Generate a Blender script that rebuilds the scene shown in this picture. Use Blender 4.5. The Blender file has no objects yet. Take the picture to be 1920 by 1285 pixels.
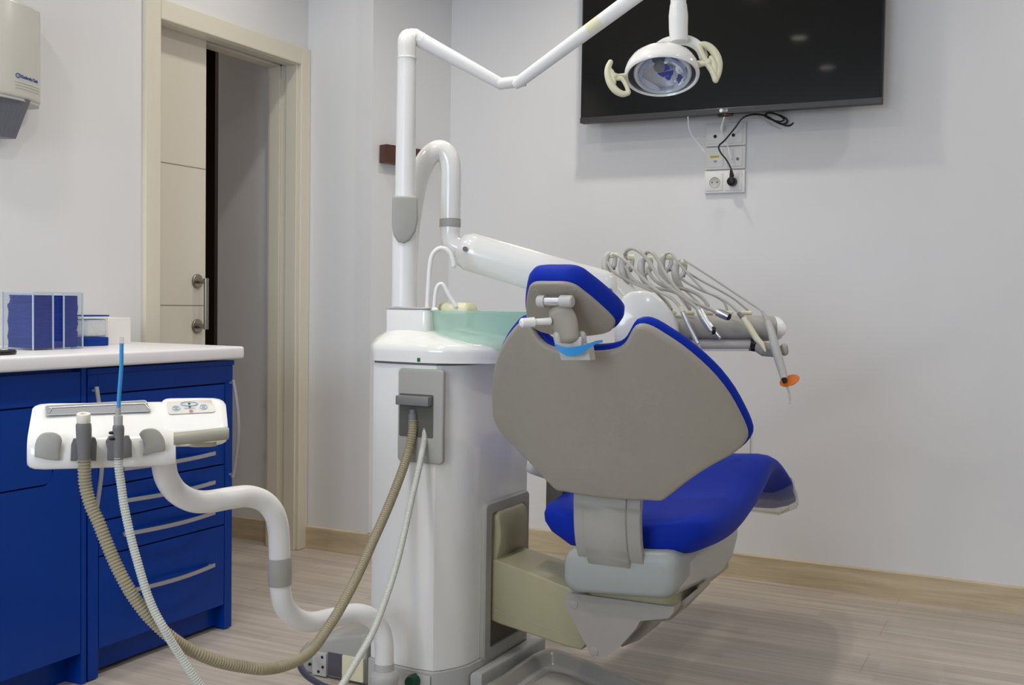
import bpy, bmesh, math, random
from mathutils import Vector, Matrix
random.seed(7)
PI = math.pi
scene = bpy.context.scene
COL = scene.collection

# ------------------------------------------------------------------ camera
F = 2016.3; YAW, PIT, ROL = .4671, .03748, .0148; CH = 1.03
fw = Vector((-math.sin(YAW)*math.cos(PIT), math.cos(YAW)*math.cos(PIT), -math.sin(PIT)))
r0 = Vector((math.cos(YAW), math.sin(YAW), 0)); u0 = r0.cross(fw)
rt = r0*math.cos(ROL)+u0*math.sin(ROL); up = -r0*math.sin(ROL)+u0*math.cos(ROL)
CAM = Vector((0, 0, CH))
def ray(px, py): return fw+rt*((px-960)/F)-up*((py-642.5)/F)
def P(px, py, D): return CAM+ray(px, py)*D
def PL(px, py, ax, val):
    d = ray(px, py); return CAM+d*((val-CAM[ax])/d[ax])
cd = bpy.data.cameras.new('camera'); cam = bpy.data.objects.new('camera', cd); COL.objects.link(cam)
cam.matrix_world = Matrix((( rt.x, up.x, -fw.x, CAM.x), (rt.y, up.y, -fw.y, CAM.y), (rt.z, up.z, -fw.z, CAM.z), (0, 0, 0, 1)))
cd.sensor_width = 36; cd.lens = F/1920*36; cd.clip_start = .05
scene.camera = cam

# ------------------------------------------------------------------ materials
def s2l(c): return tuple(((v/255)/12.92 if v/255 <= .04045 else ((v/255+.055)/1.055)**2.4) for v in c)
def mat(name, col, rough=.5, metal=0, coat=0, noise=.03, scale=30, trans=0, ior=1.45, alpha=1, bump=0, spec=.5, lin=False, sss=0):
    m = bpy.data.materials.new(name); m.use_nodes = True
    nt = m.node_tree; b = nt.nodes['Principled BSDF']
    c = col if lin else s2l(col)
    if noise:
        tc = nt.nodes.new('ShaderNodeTexCoord'); n = nt.nodes.new('ShaderNodeTexNoise'); n.inputs['Scale'].default_value = scale; n.inputs['Detail'].default_value = 3
        mx = nt.nodes.new('ShaderNodeMix'); mx.data_type = 'RGBA'
        mx.inputs[6].default_value = (*[v*(1-noise) for v in c], 1); mx.inputs[7].default_value = (*[min(1, v*(1+noise)) for v in c], 1)
        nt.links.new(tc.outputs['Object'], n.inputs['Vector']); nt.links.new(n.outputs['Fac'], mx.inputs[0]); nt.links.new(mx.outputs[2], b.inputs['Base Color'])
        if bump:
            n2 = nt.nodes.new('ShaderNodeTexNoise'); n2.inputs['Scale'].default_value = scale*8
            nt.links.new(tc.outputs['Object'], n2.inputs['Vector'])
            bp = nt.nodes.new('ShaderNodeBump'); bp.inputs['Strength'].default_value = bump; bp.inputs['Distance'].default_value = .002
            nt.links.new(n2.outputs['Fac'], bp.inputs['Height']); nt.links.new(bp.outputs[0], b.inputs['Normal'])
    else: b.inputs['Base Color'].default_value = (*c, 1)
    b.inputs['Roughness'].default_value = rough; b.inputs['Metallic'].default_value = metal
    b.inputs['Coat Weight'].default_value = coat; b.inputs['Coat Roughness'].default_value = .05
    b.inputs['Transmission Weight'].default_value = trans; b.inputs['IOR'].default_value = ior
    b.inputs['Alpha'].default_value = alpha; b.inputs['Specular IOR Level'].default_value = spec
    if sss: b.inputs['Subsurface Weight'].default_value = sss; b.inputs['Subsurface Radius'].default_value = (.02, .02, .02)
    return m
M = dict(
    wall=mat('wall_paint', (225, 224, 223), .85, noise=.01, scale=3, bump=.05),
    ceil=mat('ceiling_paint', (235, 235, 235), .9, noise=0),
    trimc=mat('cream_lacquer', (222, 215, 196), .4, noise=.015),
    door=mat('door_lacquer', (221, 214, 197), .42, noise=.015, scale=5),
    steel=mat('brushed_steel', (150, 143, 132), .33, metal=1),
    blue=mat('blue_laminate', (0, 54, 144), .26, noise=.05, scale=4, spec=.25),
    bluedk=mat('blue_laminate_edge', (2, 38, 118), .35, noise=.03),
    gap=mat('dark_gap', (6, 10, 26), .8, noise=0),
    alu=mat('satin_aluminium', (182, 180, 182), .38, metal=.65, noise=.02),
    counter=mat('white_worktop', (238, 236, 238), .35, noise=.02, scale=60),
    white=mat('white_gloss_plastic', (236, 235, 230), .16, coat=.4, noise=.008, scale=6),
    whitem=mat('white_satin_metal', (234, 233, 231), .3, noise=.01),
    cream=mat('cream_plastic', (226, 220, 188), .3, noise=.02),
    grey=mat('grey_plastic', (166, 164, 157), .45, noise=.02),
    greyd=mat('dark_grey_rubber', (118, 117, 117), .5, noise=.03),
    greyl=mat('light_grey_plastic', (188, 187, 182), .4, noise=.02),
    shell=mat('warm_grey_shell', (158, 151, 139), .5, noise=.03, scale=40, bump=.15),
    linkg=mat('link_grey_enamel', (154, 148, 140), .4, noise=.02),
    brk=mat('bracket_plastic', (164, 161, 152), .45, noise=.02),
    house=mat('bluish_grey_plastic', (156, 160, 156), .4, noise=.02),
    beige=mat('beige_enamel', (164, 157, 126), .4, noise=.02),
    vinyl=mat('royal_blue_vinyl', (14, 44, 160), .55, noise=.05, scale=60, bump=.1, spec=.12),
    black=mat('black_plastic', (14, 14, 16), .4, noise=0),
    screen=mat('television_screen', (16, 16, 14), .05, noise=0, spec=.35),
    bezel=mat('television_bezel', (62, 60, 60), .3, metal=.3, noise=.02),
    tan=mat('tan_corrugated_hose', (160, 150, 124), .5, noise=.06, scale=50),
    whose=mat('pale_grey_hose', (196, 198, 188), .45, noise=.03),
    ghose=mat('grey_hose', (176, 172, 164), .4, noise=.03),
    chrome=mat('chrome', (200, 200, 200), .12, metal=1, noise=0),
    satin=mat('satin_steel', (205, 205, 207), .32, metal=1, noise=0),
    plate=mat('floor_plate_plastic', (168, 162, 152), .22, noise=.03),
    brown=mat('brown_lacquer', (86, 52, 44), .35, noise=.1, scale=20),
    green=mat('green_knob', (8, 70, 48), .35, noise=0),
    greenled=mat('green_indicator', (20, 95, 50), .4, noise=0),
    orange=mat('orange_filter', (250, 140, 40), .15, noise=0, trans=.6),
    cyanblue=mat('light_blue_plastic', (45, 140, 205), .35, noise=.02),
    tipblue=mat('blue_translucent_tube', (20, 110, 200), .3, noise=0, trans=.3),
    mirror=mat('reflector_mirror', (205, 215, 235), .05, metal=1, noise=0),
    bulb=mat('bulb_cap', (150, 146, 142), .45, metal=.4, noise=0),
    napkin=mat('blue_paper', (16, 48, 146), .8, noise=.25, scale=14),
    yellow=mat('yellow_label', (205, 185, 50), .6, noise=0),
    ink=mat('blue_ink', (30, 70, 150), .5, noise=0),
    inkl=mat('pale_blue_ink', (172, 196, 218), .5, noise=0),
    inkr=mat('red_ink', (220, 130, 120), .5, noise=0),
    panelg=mat('control_panel_film', (214, 210, 200), .35, noise=.01),
    chute=mat('grey_chute_plastic', (112, 114, 122), .35, noise=.03),
    dispc=mat('dispenser_cream_plastic', (206, 204, 194), .25, noise=.01),
    paper=mat('white_card', (236, 234, 230), .8, noise=.01),
    socket=mat('socket_plastic', (226, 224, 220), .4, noise=.01),
    cotton=mat('white_cotton', (225, 225, 225), .9, noise=.12, scale=120),
    dark=mat('dark_hole', (24, 24, 24), .7, noise=0),
)
def glass(name, col, rough=.02, alpha=.25, dens=None):
    """clear sheet plastic: mostly see-through with a glossy face"""
    m = bpy.data.materials.new(name); m.use_nodes = True; nt = m.node_tree; nt.nodes.clear()
    o = nt.nodes.new('ShaderNodeOutputMaterial'); t = nt.nodes.new('ShaderNodeBsdfTransparent'); g = nt.nodes.new('ShaderNodeBsdfPrincipled')
    t.inputs[0].default_value = (*[v**.35 for v in s2l(col)], 1); g.inputs['Base Color'].default_value = (*s2l(col), 1); g.inputs['Roughness'].default_value = rough
    lw = nt.nodes.new('ShaderNodeLayerWeight'); lw.inputs['Blend'].default_value = .25
    ad = nt.nodes.new('ShaderNodeMath'); ad.operation = 'ADD'; ad.use_clamp = True; ad.inputs[1].default_value = alpha
    mu = nt.nodes.new('ShaderNodeMath'); mu.operation = 'POWER'; mu.inputs[1].default_value = 2.5; nt.links.new(lw.outputs['Facing'], mu.inputs[0]); nt.links.new(mu.outputs[0], ad.inputs[0])
    mx = nt.nodes.new('ShaderNodeMixShader'); nt.links.new(ad.outputs[0], mx.inputs[0]); nt.links.new(t.outputs[0], mx.inputs[1]); nt.links.new(g.outputs[0], mx.inputs[2])
    nt.links.new(mx.outputs[0], o.inputs[0]); return m
M['acryl'] = glass('clear_acrylic', (235, 240, 245), .04, .02)
M['acryledge'] = glass('acrylic_edge', (205, 220, 235), .1, .7)
M['bowl'] = glass('green_glass', (212, 240, 228), .06, .34)
M['clear'] = glass('clear_plastic_sheet', (236, 236, 234), .12, .16)
M['cleart'] = glass('clear_tip', (225, 225, 225), .05, .2)
M['lens'] = glass('clear_lamp_shield', (235, 238, 242), .03, .03)

def wood(name, c1, c2, vec_scale, rough, plank=None):
    m = bpy.data.materials.new(name); m.use_nodes = True; nt = m.node_tree; b = nt.nodes['Principled BSDF']; N = nt.nodes.new; L = nt.links.new
    tc = N('ShaderNodeTexCoord'); mp = N('ShaderNodeMapping'); L(tc.outputs['Object'], mp.inputs[0]); mp.inputs['Scale'].default_value = vec_scale
    n = N('ShaderNodeTexNoise'); n.inputs['Scale'].default_value = 1; n.inputs['Detail'].default_value = 8; n.inputs['Roughness'].default_value = .65; n.inputs['Distortion'].default_value = .4
    L(mp.outputs[0], n.inputs['Vector'])
    cr = N('ShaderNodeValToRGB'); cr.color_ramp.elements[0].position = .3; cr.color_ramp.elements[1].position = .7
    cr.color_ramp.elements[0].color = (*s2l(c1), 1); cr.color_ramp.elements[1].color = (*s2l(c2), 1); L(n.outputs['Fac'], cr.inputs[0])
    out = cr.outputs[0]
    if plank:
        def brick(w, h, mort, a, bb, off):
            br = N('ShaderNodeTexBrick'); br.inputs['Scale'].default_value = 1; br.inputs['Brick Width'].default_value = w; br.inputs['Row Height'].default_value = h
            br.inputs['Mortar Size'].default_value = mort; br.inputs['Mortar Smooth'].default_value = .2; br.inputs['Bias'].default_value = 0; br.offset = off
            br.inputs['Color1'].default_value = (a, a, a, 1); br.inputs['Color2'].default_value = (bb, bb*.985, bb*.97, 1); br.inputs['Mortar'].default_value = (.62, .6, .58, 1)
            L(tc.outputs['Object'], br.inputs['Vector']); return br.outputs[0]
        for o2 in (brick(1.25, .195, .0012, .97, 1.0, .37), brick(.42, .065, .0, .84, 1.0, .61)):
            mx = N('ShaderNodeMix'); mx.data_type = 'RGBA'; mx.blend_type = 'MULTIPLY'; mx.inputs[0].default_value = 1
            L(out, mx.inputs[6]); L(o2, mx.inputs[7]); out = mx.outputs[2]
    L(out, b.inputs['Base Color']); b.inputs['Roughness'].default_value = rough; b.inputs['Specular IOR Level'].default_value = .4
    return m
M['floor'] = wood('whitewashed_laminate', (174, 164, 152), (209, 199, 187), (1.5, 34, 1), .42, plank=True)
M['oak'] = wood('oak_veneer', (182, 163, 133), (214, 197, 166), (3, 3, 40), .5)
def emis(name, col, s):
    m = bpy.data.materials.new(name); m.use_nodes = True; nt = m.node_tree; nt.nodes.clear()
    o = nt.nodes.new('ShaderNodeOutputMaterial'); e = nt.nodes.new('ShaderNodeEmission'); e.inputs[0].default_value = (*col, 1); e.inputs[1].default_value = s
    nt.links.new(e.outputs[0], o.inputs[0]); return m

# ------------------------------------------------------------------ object helpers
ORG = {}
def tag(o, label=None, cat=None, group=None, kind=None):
    if label: o['label'] = label
    if cat: o['category'] = cat
    if group: o['group'] = group
    if kind: o['kind'] = kind
    return o
def thing(name, label, cat, loc, group=None):
    o = bpy.data.objects.new(name, None); COL.objects.link(o); o.location = loc; o.empty_display_size = .05
    ORG[o.name] = Vector(loc); return tag(o, label, cat, group)
def obj(name, bm, m, parent=None, origin=None, smooth=35, label=None):
    """link a bmesh (world coordinates) as one mesh object; a child keeps its thing's origin"""
    o0 = ORG[parent.name] if parent else (Vector(origin) if origin is not None else None)
    bmesh.ops.remove_doubles(bm, verts=bm.verts, dist=1e-6)
    bmesh.ops.recalc_face_normals(bm, faces=bm.faces)
    if o0 is None:
        lo = Vector([min(v.co[i] for v in bm.verts) for i in range(3)]); hi = Vector([max(v.co[i] for v in bm.verts) for i in range(3)])
        o0 = Vector(((lo.x+hi.x)/2, (lo.y+hi.y)/2, lo.z))
    bmesh.ops.translate(bm, verts=bm.verts, vec=-o0)
    me = bpy.data.meshes.new(name); bm.to_mesh(me); bm.free()
    me.materials.append(m)
    if smooth:
        me.polygons.foreach_set('use_smooth', [True]*len(me.polygons)); me.set_sharp_from_angle(angle=math.radians(smooth))
    o = bpy.data.objects.new(name, me); COL.objects.link(o)
    if parent: o.parent = parent
    else: o.location = o0
    ORG[o.name] = o0
    if label: o['label'] = label
    return o
def struct(name, bm, m, parent=None, **k):
    if parent is None: k.setdefault('origin', (0, 0, 0))
    o = obj(name, bm, m, parent, **k)
    if parent is None: o['kind'] = 'structure'
    return o
def B(): return bmesh.new()
def box(bm, lo, hi, bev=0, seg=2, mtx=None):
    t = bmesh.new(); bmesh.ops.create_cube(t, size=1)
    lo = Vector(lo); hi = Vector(hi); c = (lo+hi)/2; d = hi-lo
    for v in t.verts: v.co = Vector((v.co.x*d.x, v.co.y*d.y, v.co.z*d.z))+c
    if bev: bmesh.ops.bevel(t, geom=t.edges[:], offset=bev, segments=seg, profile=.5, affect='EDGES')
    if mtx: t.transform(mtx)
    me = bpy.data.meshes.new('t'); t.to_mesh(me); t.free(); bm.from_mesh(me); bpy.data.meshes.remove(me); return bm
def loft(bm, rings, cap=True, closed=True):
    rs = [[bm.verts.new(p) for p in r] for r in rings]; n = len(rs[0])
    for a, b in zip(rs, rs[1:]):
        for i in range(n if closed else n-1):
            j = (i+1) % n
            bm.faces.new((a[i], a[j], b[j], b[i]))
    if cap:
        bm.faces.new(rs[0][::-1]); bm.faces.new(rs[-1])
    return bm
def cr(pts, n=8):
    """Catmull-Rom through points (tuples of any length)"""
    p = [tuple(q) for q in pts]; p = [tuple(2*a-b for a, b in zip(p[0], p[1]))]+p+[tuple(2*a-b for a, b in zip(p[-1], p[-2]))]
    out = []
    for i in range(1, len(p)-2):
        for k in range(n):
            t = k/n
            out.append(tuple(.5*((2*b)+(-a+c)*t+(2*a-5*b+4*c-d)*t*t+(-a+3*b-3*c+d)*t**3) for a, b, c, d in zip(p[i-1], p[i], p[i+1], p[i+2])))
    out.append(p[-2]); return out
def resample(pts, step):
    cum = [0]
    for a, b in zip(pts, pts[1:]): cum.append(cum[-1]+(b-a).length)
    n = int(cum[-1]/step); out = []; j = 0
    for i in range(n+1):
        s_ = cum[-1]*i/n
        while j < len(pts)-2 and cum[j+1] < s_: j += 1
        d = cum[j+1]-cum[j]; out.append(pts[j].lerp(pts[j+1], (s_-cum[j])/d if d > 1e-9 else 0))
    return out
def tube(bm, pts, r, seg=14, ry=None, cap=True, updir=None):
    """sweep a circle (or ellipse with ry) of radius r (number or list) along pts"""
    pts = [Vector(p) for p in pts]; n = len(pts); rr = r if isinstance(r, (list, tuple)) else [r]*n
    T = [(pts[min(i+1, n-1)]-pts[max(i-1, 0)]).normalized() for i in range(n)]
    a = Vector(updir) if updir else (Vector((0, 0, 1)) if abs(T[0].z) < .9 else Vector((1, 0, 0)))
    a = (a-T[0]*a.dot(T[0])).normalized(); rings = []
    for i in range(n):
        a = (a-T[i]*a.dot(T[i])).normalized(); b = T[i].cross(a)
        y = (ry[i] if isinstance(ry, (list, tuple)) else ry*rr[i]/(rr[0] or 1)) if ry else rr[i]
        rings.append([pts[i]+a*(math.cos(2*PI*k/seg)*y)+b*(math.sin(2*PI*k/seg)*rr[i]) for k in range(seg)])
    return loft(bm, rings, cap)
def rtube(bm, pts, r, seg=14, **k):
    """tube with rounded ends"""
    pts = [Vector(p) for p in pts]; d0 = (pts[0]-pts[1]).normalized(); d1 = (pts[-1]-pts[-2]).normalized()
    rr = list(r) if isinstance(r, (list, tuple)) else [r]*len(pts)
    h0 = [(pts[0]+d0*rr[0]*math.sin(t), rr[0]*math.cos(t)) for t in (1.45, 1.1, .7, .35)]
    h1 = [(pts[-1]+d1*rr[-1]*math.sin(t), rr[-1]*math.cos(t)) for t in (.35, .7, 1.1, 1.45)]
    return tube(bm, [p for p, _ in h0]+pts+[p for p, _ in h1], [q for _, q in h0]+rr+[q for _, q in h1], seg, **k)
def ribbed(bm, pts, r, pitch, amp, seg=12):
    q = resample([Vector(p) for p in pts], pitch/4); return tube(bm, q, [r+(amp*.6, amp*.6, -amp, -amp)[i % 4] for i in range(len(q))], seg)
def lathe(bm, c, prof, axis=(0, 0, 1), seg=32, cap=True, sx=1, sy=1, xdir=None):
    """prof: list of (radius, height along axis)"""
    c = Vector(c); z = Vector(axis).normalized(); x = Vector(xdir) if xdir else (Vector((1, 0, 0)) if abs(z.x) < .9 else Vector((0, 1, 0)))
    x = (x-z*x.dot(z)).normalized(); y = z.cross(x)
    return loft(bm, [[c+z*h+x*(r*sx*math.cos(2*PI*k/seg))+y*(r*sy*math.sin(2*PI*k/seg)) for k in range(seg)] for r, h in prof], cap)
def offset(poly, d):
    """inset (d<0) or outset (d>0) of a counter-clockwise 2D outline"""
    n = len(poly); out = []
    for i in range(n):
        a, b, c = Vector(poly[i-1]), Vector(poly[i]), Vector(poly[(i+1) % n])
        e1 = (b-a).normalized(); e2 = (c-b).normalized(); n1 = Vector((e1.y, -e1.x)); n2 = Vector((e2.y, -e2.x)); m = (n1+n2)
        m = m.normalized() if m.length > 1e-6 else n1
        out.append(b+m*(d/max(.5, m.dot(n1))))
    return [(p.x, p.y) for p in out]
def area(p): return sum(p[i-1][0]*p[i][1]-p[i][0]*p[i-1][1] for i in range(len(p)))/2
def slab(bm, outline, prof, fn, cuts=None):
    """solid from a 2D outline; prof = [(outline offset, w)...]; fn(u,v,w)->point; cuts=(axis,step) slices caps so they can bend"""
    if area(outline) < 0: outline = outline[::-1]
    t = bmesh.new(); loft(t, [[Vector((x, y, w)) for x, y in offset(outline, o)] for o, w in prof])
    if cuts:
        for ax, step in cuts:
            lo = min(v.co[ax] for v in t.verts); hi = max(v.co[ax] for v in t.verts); k = math.ceil(lo/step)*step+1e-5
            while k < hi:
                no = [0, 0, 0]; no[ax] = 1; co = [0, 0, 0]; co[ax] = k
                bmesh.ops.bisect_plane(t, geom=t.verts[:]+t.edges[:]+t.faces[:], plane_co=co, plane_no=no); k += step
    bmesh.ops.triangulate(t, faces=[f for f in t.faces if len(f.verts) > 4])
    for v in t.verts: v.co = fn(*v.co)
    me = bpy.data.meshes.new('t'); t.to_mesh(me); t.free(); bm.from_mesh(me); bpy.data.meshes.remove(me); return bm
def rprof(w0, w1, r, n=3):
    """rounded edge profile between depths w0 and w1"""
    s = 1 if w1 > w0 else -1
    a = [(-r+r*math.sin(t*PI/2/n), w0+s*(r-r*math.cos(t*PI/2/n))) for t in range(n+1)]
    b = [(-r+r*math.cos(t*PI/2/n), w1-s*(r-r*math.sin(t*PI/2/n))) for t in range(n+1)]
    return a+b
def rrect(x0, y0, x1, y1, r, n=4):
    out = []
    for cx, cy, a in ((x1-r, y0+r, -PI/2), (x1-r, y1-r, 0), (x0+r, y1-r, PI/2), (x0+r, y0+r, PI)):
        out += [(cx+r*math.cos(a+PI/2*k/n), cy+r*math.sin(a+PI/2*k/n)) for k in range(n+1)]
    return out
def frame(o, e1, e2, e3):
    o, e1, e2, e3 = map(Vector, (o, e1, e2, e3)); return lambda u, v, w: o+e1*u+e2*v+e3*w
def XY(z0=0): return lambda u, v, w: Vector((u, v, w+z0))
def text(s, size, fn_mtx, bold=False, ext=.0004):
    c = bpy.data.curves.new('t', 'FONT'); c.body = s; c.size = size; c.extrude = ext; c.resolution_u = 3
    if bold: c.offset = size*.008
    o = bpy.data.objects.new('t', c); COL.objects.link(o)
    dg = bpy.context.evaluated_depsgraph_get(); me = bpy.data.meshes.new_from_object(o.evaluated_get(dg))
    bm = bmesh.new(); bm.from_mesh(me); bpy.data.objects.remove(o); bpy.data.curves.remove(c); bpy.data.meshes.remove(me)
    bm.transform(fn_mtx); return bm
def mtx(o, ex, ey, ez):
    m = Matrix.Identity(4)
    for i in range(3): m[i][0] = ex[i]; m[i][1] = ey[i]; m[i][2] = ez[i]; m[i][3] = o[i]
    return m

# ================================================================== ROOM
XL, YB, ZC = -2.755, 4.0, 2.62
XR, YF = 1.5, -2.2
YS = 3.575                     # face of the short wall beside the door; the corridor wall is in line with it
XS = -2.437
struct('floor', box(B(), (-4.9, YF-.2, -.06), (XR+.2, 5.4, 0)), M['floor'], smooth=0)
# ceiling with cut-outs left solid; recessed lamps sit just under it
struct('ceiling', box(B(), (-4.9, YF-.2, ZC), (XR+.2, 5.4, ZC+.08)), M['ceil'], smooth=0)
T = .14
DY0, DY1, DZ = 2.745, 3.515, 1.985        # clear opening in the left wall
b = B()
# pocket wall: two skins with the door's pocket between them on the left of the opening
for xa, xb in ((XL-.045, XL), (XL-T, XL-.095)):
    box(b, (xa, YF, 0), (xb, DY0, ZC)); box(b, (xa, DY0, DZ), (xb, YS+.1, ZC)); box(b, (xa, DY1, 0), (xb, YS+.1, DZ))
struct('wall_left', b, M['wall'], smooth=0)
b = B(); box(b, (-3.23, YS, 0), (XS, YS+.09, ZC)); struct('wall_entry', b, M['wall'], smooth=0)
b = B(); pl = [(XS, YS+.0), (XS-.08, YS+.0), (-2.40, YB+.1), (-2.314, YB+.05)]
slab(b, pl, [(0, 0), (0, ZC)], XY()); struct('wall_recess', b, M['wall'], smooth=0)
struct('wall_back', box(B(), (-2.36, YB, 0), (XR+.1, YB+.12, ZC)), M['wall'], smooth=0)
struct('wall_right', box(B(), (XR, YF, 0), (XR+.12, YB, ZC)), M['wall'], smooth=0)
b = B(); WX0, WX1, WZ0, WZ1 = -2.3, -.5, .95, 2.3
box(b, (XL, YF-.12, 0), (XR, YF, WZ0)); box(b, (XL, YF-.12, WZ1), (XR, YF, ZC)); box(b, (XL, YF-.12, WZ0), (WX0, YF, WZ1)); box(b, (WX1, YF-.12, WZ0), (XR, YF, WZ1))
struct('wall_front', b, M['wall'], smooth=0)
b = B(); zc = (WZ0+WZ1)/2
for x in (WX0, (WX0+WX1)/2-.02, WX1-.05): box(b, (x, YF-.09, WZ0), (x+.05, YF-.03, WZ1))
for z in (WZ0, WZ1-.05): box(b, (WX0, YF-.09, z), (WX1, YF-.03, z+.05))
win = struct('window_1', b, M['trimc'], smooth=0)
struct('window_glass', box(B(), (WX0+.03, YF-.065, WZ0+.03), (WX1-.03, YF-.06, WZ1-.03)), M['lens'], win, smooth=0)
# corridor beyond the door
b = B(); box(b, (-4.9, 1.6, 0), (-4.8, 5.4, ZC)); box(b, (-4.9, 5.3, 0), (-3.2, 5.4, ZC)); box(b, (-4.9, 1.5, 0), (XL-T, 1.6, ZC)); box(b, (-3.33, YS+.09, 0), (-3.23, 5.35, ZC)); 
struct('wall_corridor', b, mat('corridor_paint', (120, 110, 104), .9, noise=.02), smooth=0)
d2 = struct('door_2', box(B(), (-4.8, 4.2, 0), (-4.765, 5.1, 1.93), .004), M['brown'], smooth=0)

# baseboards
def bboard(name, x0, y0, x1, y1, h=.094, t=.013):
    a = Vector((x0, y0, 0)); c = Vector((x1, y1, 0)); e = (c-a).normalized(); n = Vector((e.y, -e.x, 0)); L = (c-a).length
    b = B(); slab(b, [(0, 0), (t, 0), (t, h-.004), (t-.004, h), (0, h)], [(0, 0), (0, L)], lambda u, v, w: a+n*u+Vector((0, 0, v))+e*w)
    return struct(name, b, M['oak'], smooth=0)
bboard('baseboard_back', -2.314, YB, XR, YB); bboard('baseboard_entry', -2.742, YS, XS+.012, YS)
bboard('baseboard_recess', XS, YS-.012, -2.314, YB); bboard('baseboard_corridor', -3.23, YS, -2.90, YS)
bboard('baseboard_right', XR, YB, XR, YF); bboard('baseboard_left', XL, YF, XL, 2.62)

# door casing (trim) and pocket door leaf
b = B()
def casing_board(y0, y1, z0, z1):
    box(b, (XL-.002, y0, z0), (XL+.016, y1, z1), .004)
casing_board(2.682, 2.752, 0, 2.045); casing_board(3.513, 3.574, 0, 2.045); casing_board(2.7525, 3.5125, 1.975, 2.045)
for y0, y1 in ((2.686, 2.752), (3.513, 3.573)): box(b, (XL-T-.016, y0, 0), (XL-T+.002, y1, 2.045), .004)
box(b, (XL-T-.016, 2.7525, 1.975), (XL-T+.002, 3.5125, 2.045), .004)
box(b, (XL-T, DY1-.012, 0), (XL-.085, DY1+.002, DZ), .002); box(b, (XL-.055, DY1-.012, 0), (XL, DY1+.002, DZ), .002); box(b, (XL-.095, DY1-.002, 0), (XL-.05, DY1+.012, DZ))
box(b, (XL-T, DY0, DZ-.012), (XL-.085, DY1, DZ+.002), .002); box(b, (XL-.055, DY0, DZ-.012), (XL, DY1, DZ+.002), .002)
struct('trim_1', b, M['trimc'], smooth=0)
XD = -2.813
b = B(); box(b, (XD-.036, 2.2, .008), (XD, 3.05, 1.98), .003)
door = struct('door_1', b, M['door'], smooth=0)
b = B()
for z in (1.503, 1.001, .50): box(b, (XD-.001, 2.25, z-.002), (XD+.0004, 3.047, z+.002))
struct('groove', b, mat('door_groove', (150, 143, 128), .6, noise=0), door, smooth=0)
b = B(); hy = 3.004
for z in (.925, 1.09): lathe(b, (XD, hy, z), [(.026, 0), (.026, .006), (.024, .008)], (1, 0, 0), 28)
hd = struct('door_handle', b, M['steel'], door)
b = B(); tube(b, [(XD+.005, hy, .925), (XD+.045, hy, .925)], .0085); tube(b, [(XD+.005, hy, 1.09), (XD+.045, hy, 1.09)], .0085); tube(b, [(XD+.045, hy, .914), (XD+.045, hy, 1.101)], .0092)
struct('grip', b, M['steel'], hd)

# ================================================================== CABINETS AND WORKTOP
XF = -2.27
b = B(); slab(b, rrect(XL+.001, 1.0, -2.23, 2.60, .022, 5), rprof(.844, .881, .007), XY()); 
wt = obj('worktop', b, M['counter']); tag(wt, 'long white worktop with rounded corner running over the blue cabinets', 'worktop')
# left base cabinet
base = thing('base_cabinet', 'blue base cabinet with cut-out flap door, left of the drawer cabinet', 'cabinet', (-2.5, 1.6, 0))
b = B(); box(b, (XL+.002, 1.15, .0), (XF-.02, 1.168, .842)); box(b, (XL+.002, 2.001, 0), (XF, 2.017, .842), .001); box(b, (XL+.002, 1.16, .09), (XF-.02, 2.004, .842))
obj('body', b, M['blue'], base, smooth=0)
obj('toe_kick', box(B(), (XF-.075, 1.16, 0), (XF-.06, 2.001, .092)), M['blue'], base, smooth=0)
obj('top_front', box(B(), (XF-.02, 1.16, .752), (XF, 1.998, .832), .0012), M['blue'], base, smooth=0)
FL0, FZ = 1.909, .551
b = B(); ol = [(1.16, .086), (1.998, .086), (1.998, .749), (FL0+.004, .749), (FL0+.004, FZ+.03), (FL0-.004, FZ+.01), (FL0-.02, FZ-.004), (1.16, FZ-.004)]
slab(b, ol, [(0, -.018), (0, 0)], lambda u, v, w: Vector((XF+w, u, v)))
dr = obj('door', b, M['blue'], base, smooth=0)
b = B(); ol = [(1.16, .748), (FL0, .748), (FL0, FZ+.03)]+[(FL0-.025+.025*math.cos(t), FZ+.025-.0+.025*math.sin(t)) for t in (-.3, -.7, -1.1, -1.5)]+[(1.16, FZ)]
slab(b, ol, [(0, -.018), (0, 0)], lambda u, v, w: Vector((XF+w, u, v)))
obj('flap', b, M['blue'], base, smooth=0)
# drawer cabinet
dc = thing('drawer_cabinet', 'blue drawer cabinet with six silver-handled drawers under the worktop end', 'cabinet', (-2.5, 2.3, 0))
Y0, Y1 = 2.023, 2.582
b = B()
box(b, (XL+.03, Y0, .004), (XF, Y0+.034, .822), .001); box(b, (XL+.03, Y1-.032, .004), (XF, Y1, .822), .001)
box(b, (XL+.03, Y0+.03, .09), (XF-.02, Y1-.03, .815)); box(b, (XF-.02, Y0+.034, .770), (XF, Y1-.032, .822)); 
obj('carcass', b, M['blue'], dc, smooth=0)
obj('top_panel', box(B(), (XL+.03, Y0-.003, .8225), (XF+.004, Y1+.003, .838), .002), M['blue'], dc, smooth=0)
obj('toe_kick', box(B(), (XF-.05, Y0+.034, .012), (XF-.035, Y1-.032, .09)), M['blue'], dc, smooth=0)
obj('shadow_gap', box(B(), (XF-.019, Y0+.0345, .08), (XF-.012, Y1-.0325, .77)), M['gap'], dc, smooth=0)
zs = [.768, .678, .5945, .517, .424, .331, .080]
zs = [.768, .695, .6065, .518, .4255, .330, .079]
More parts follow.
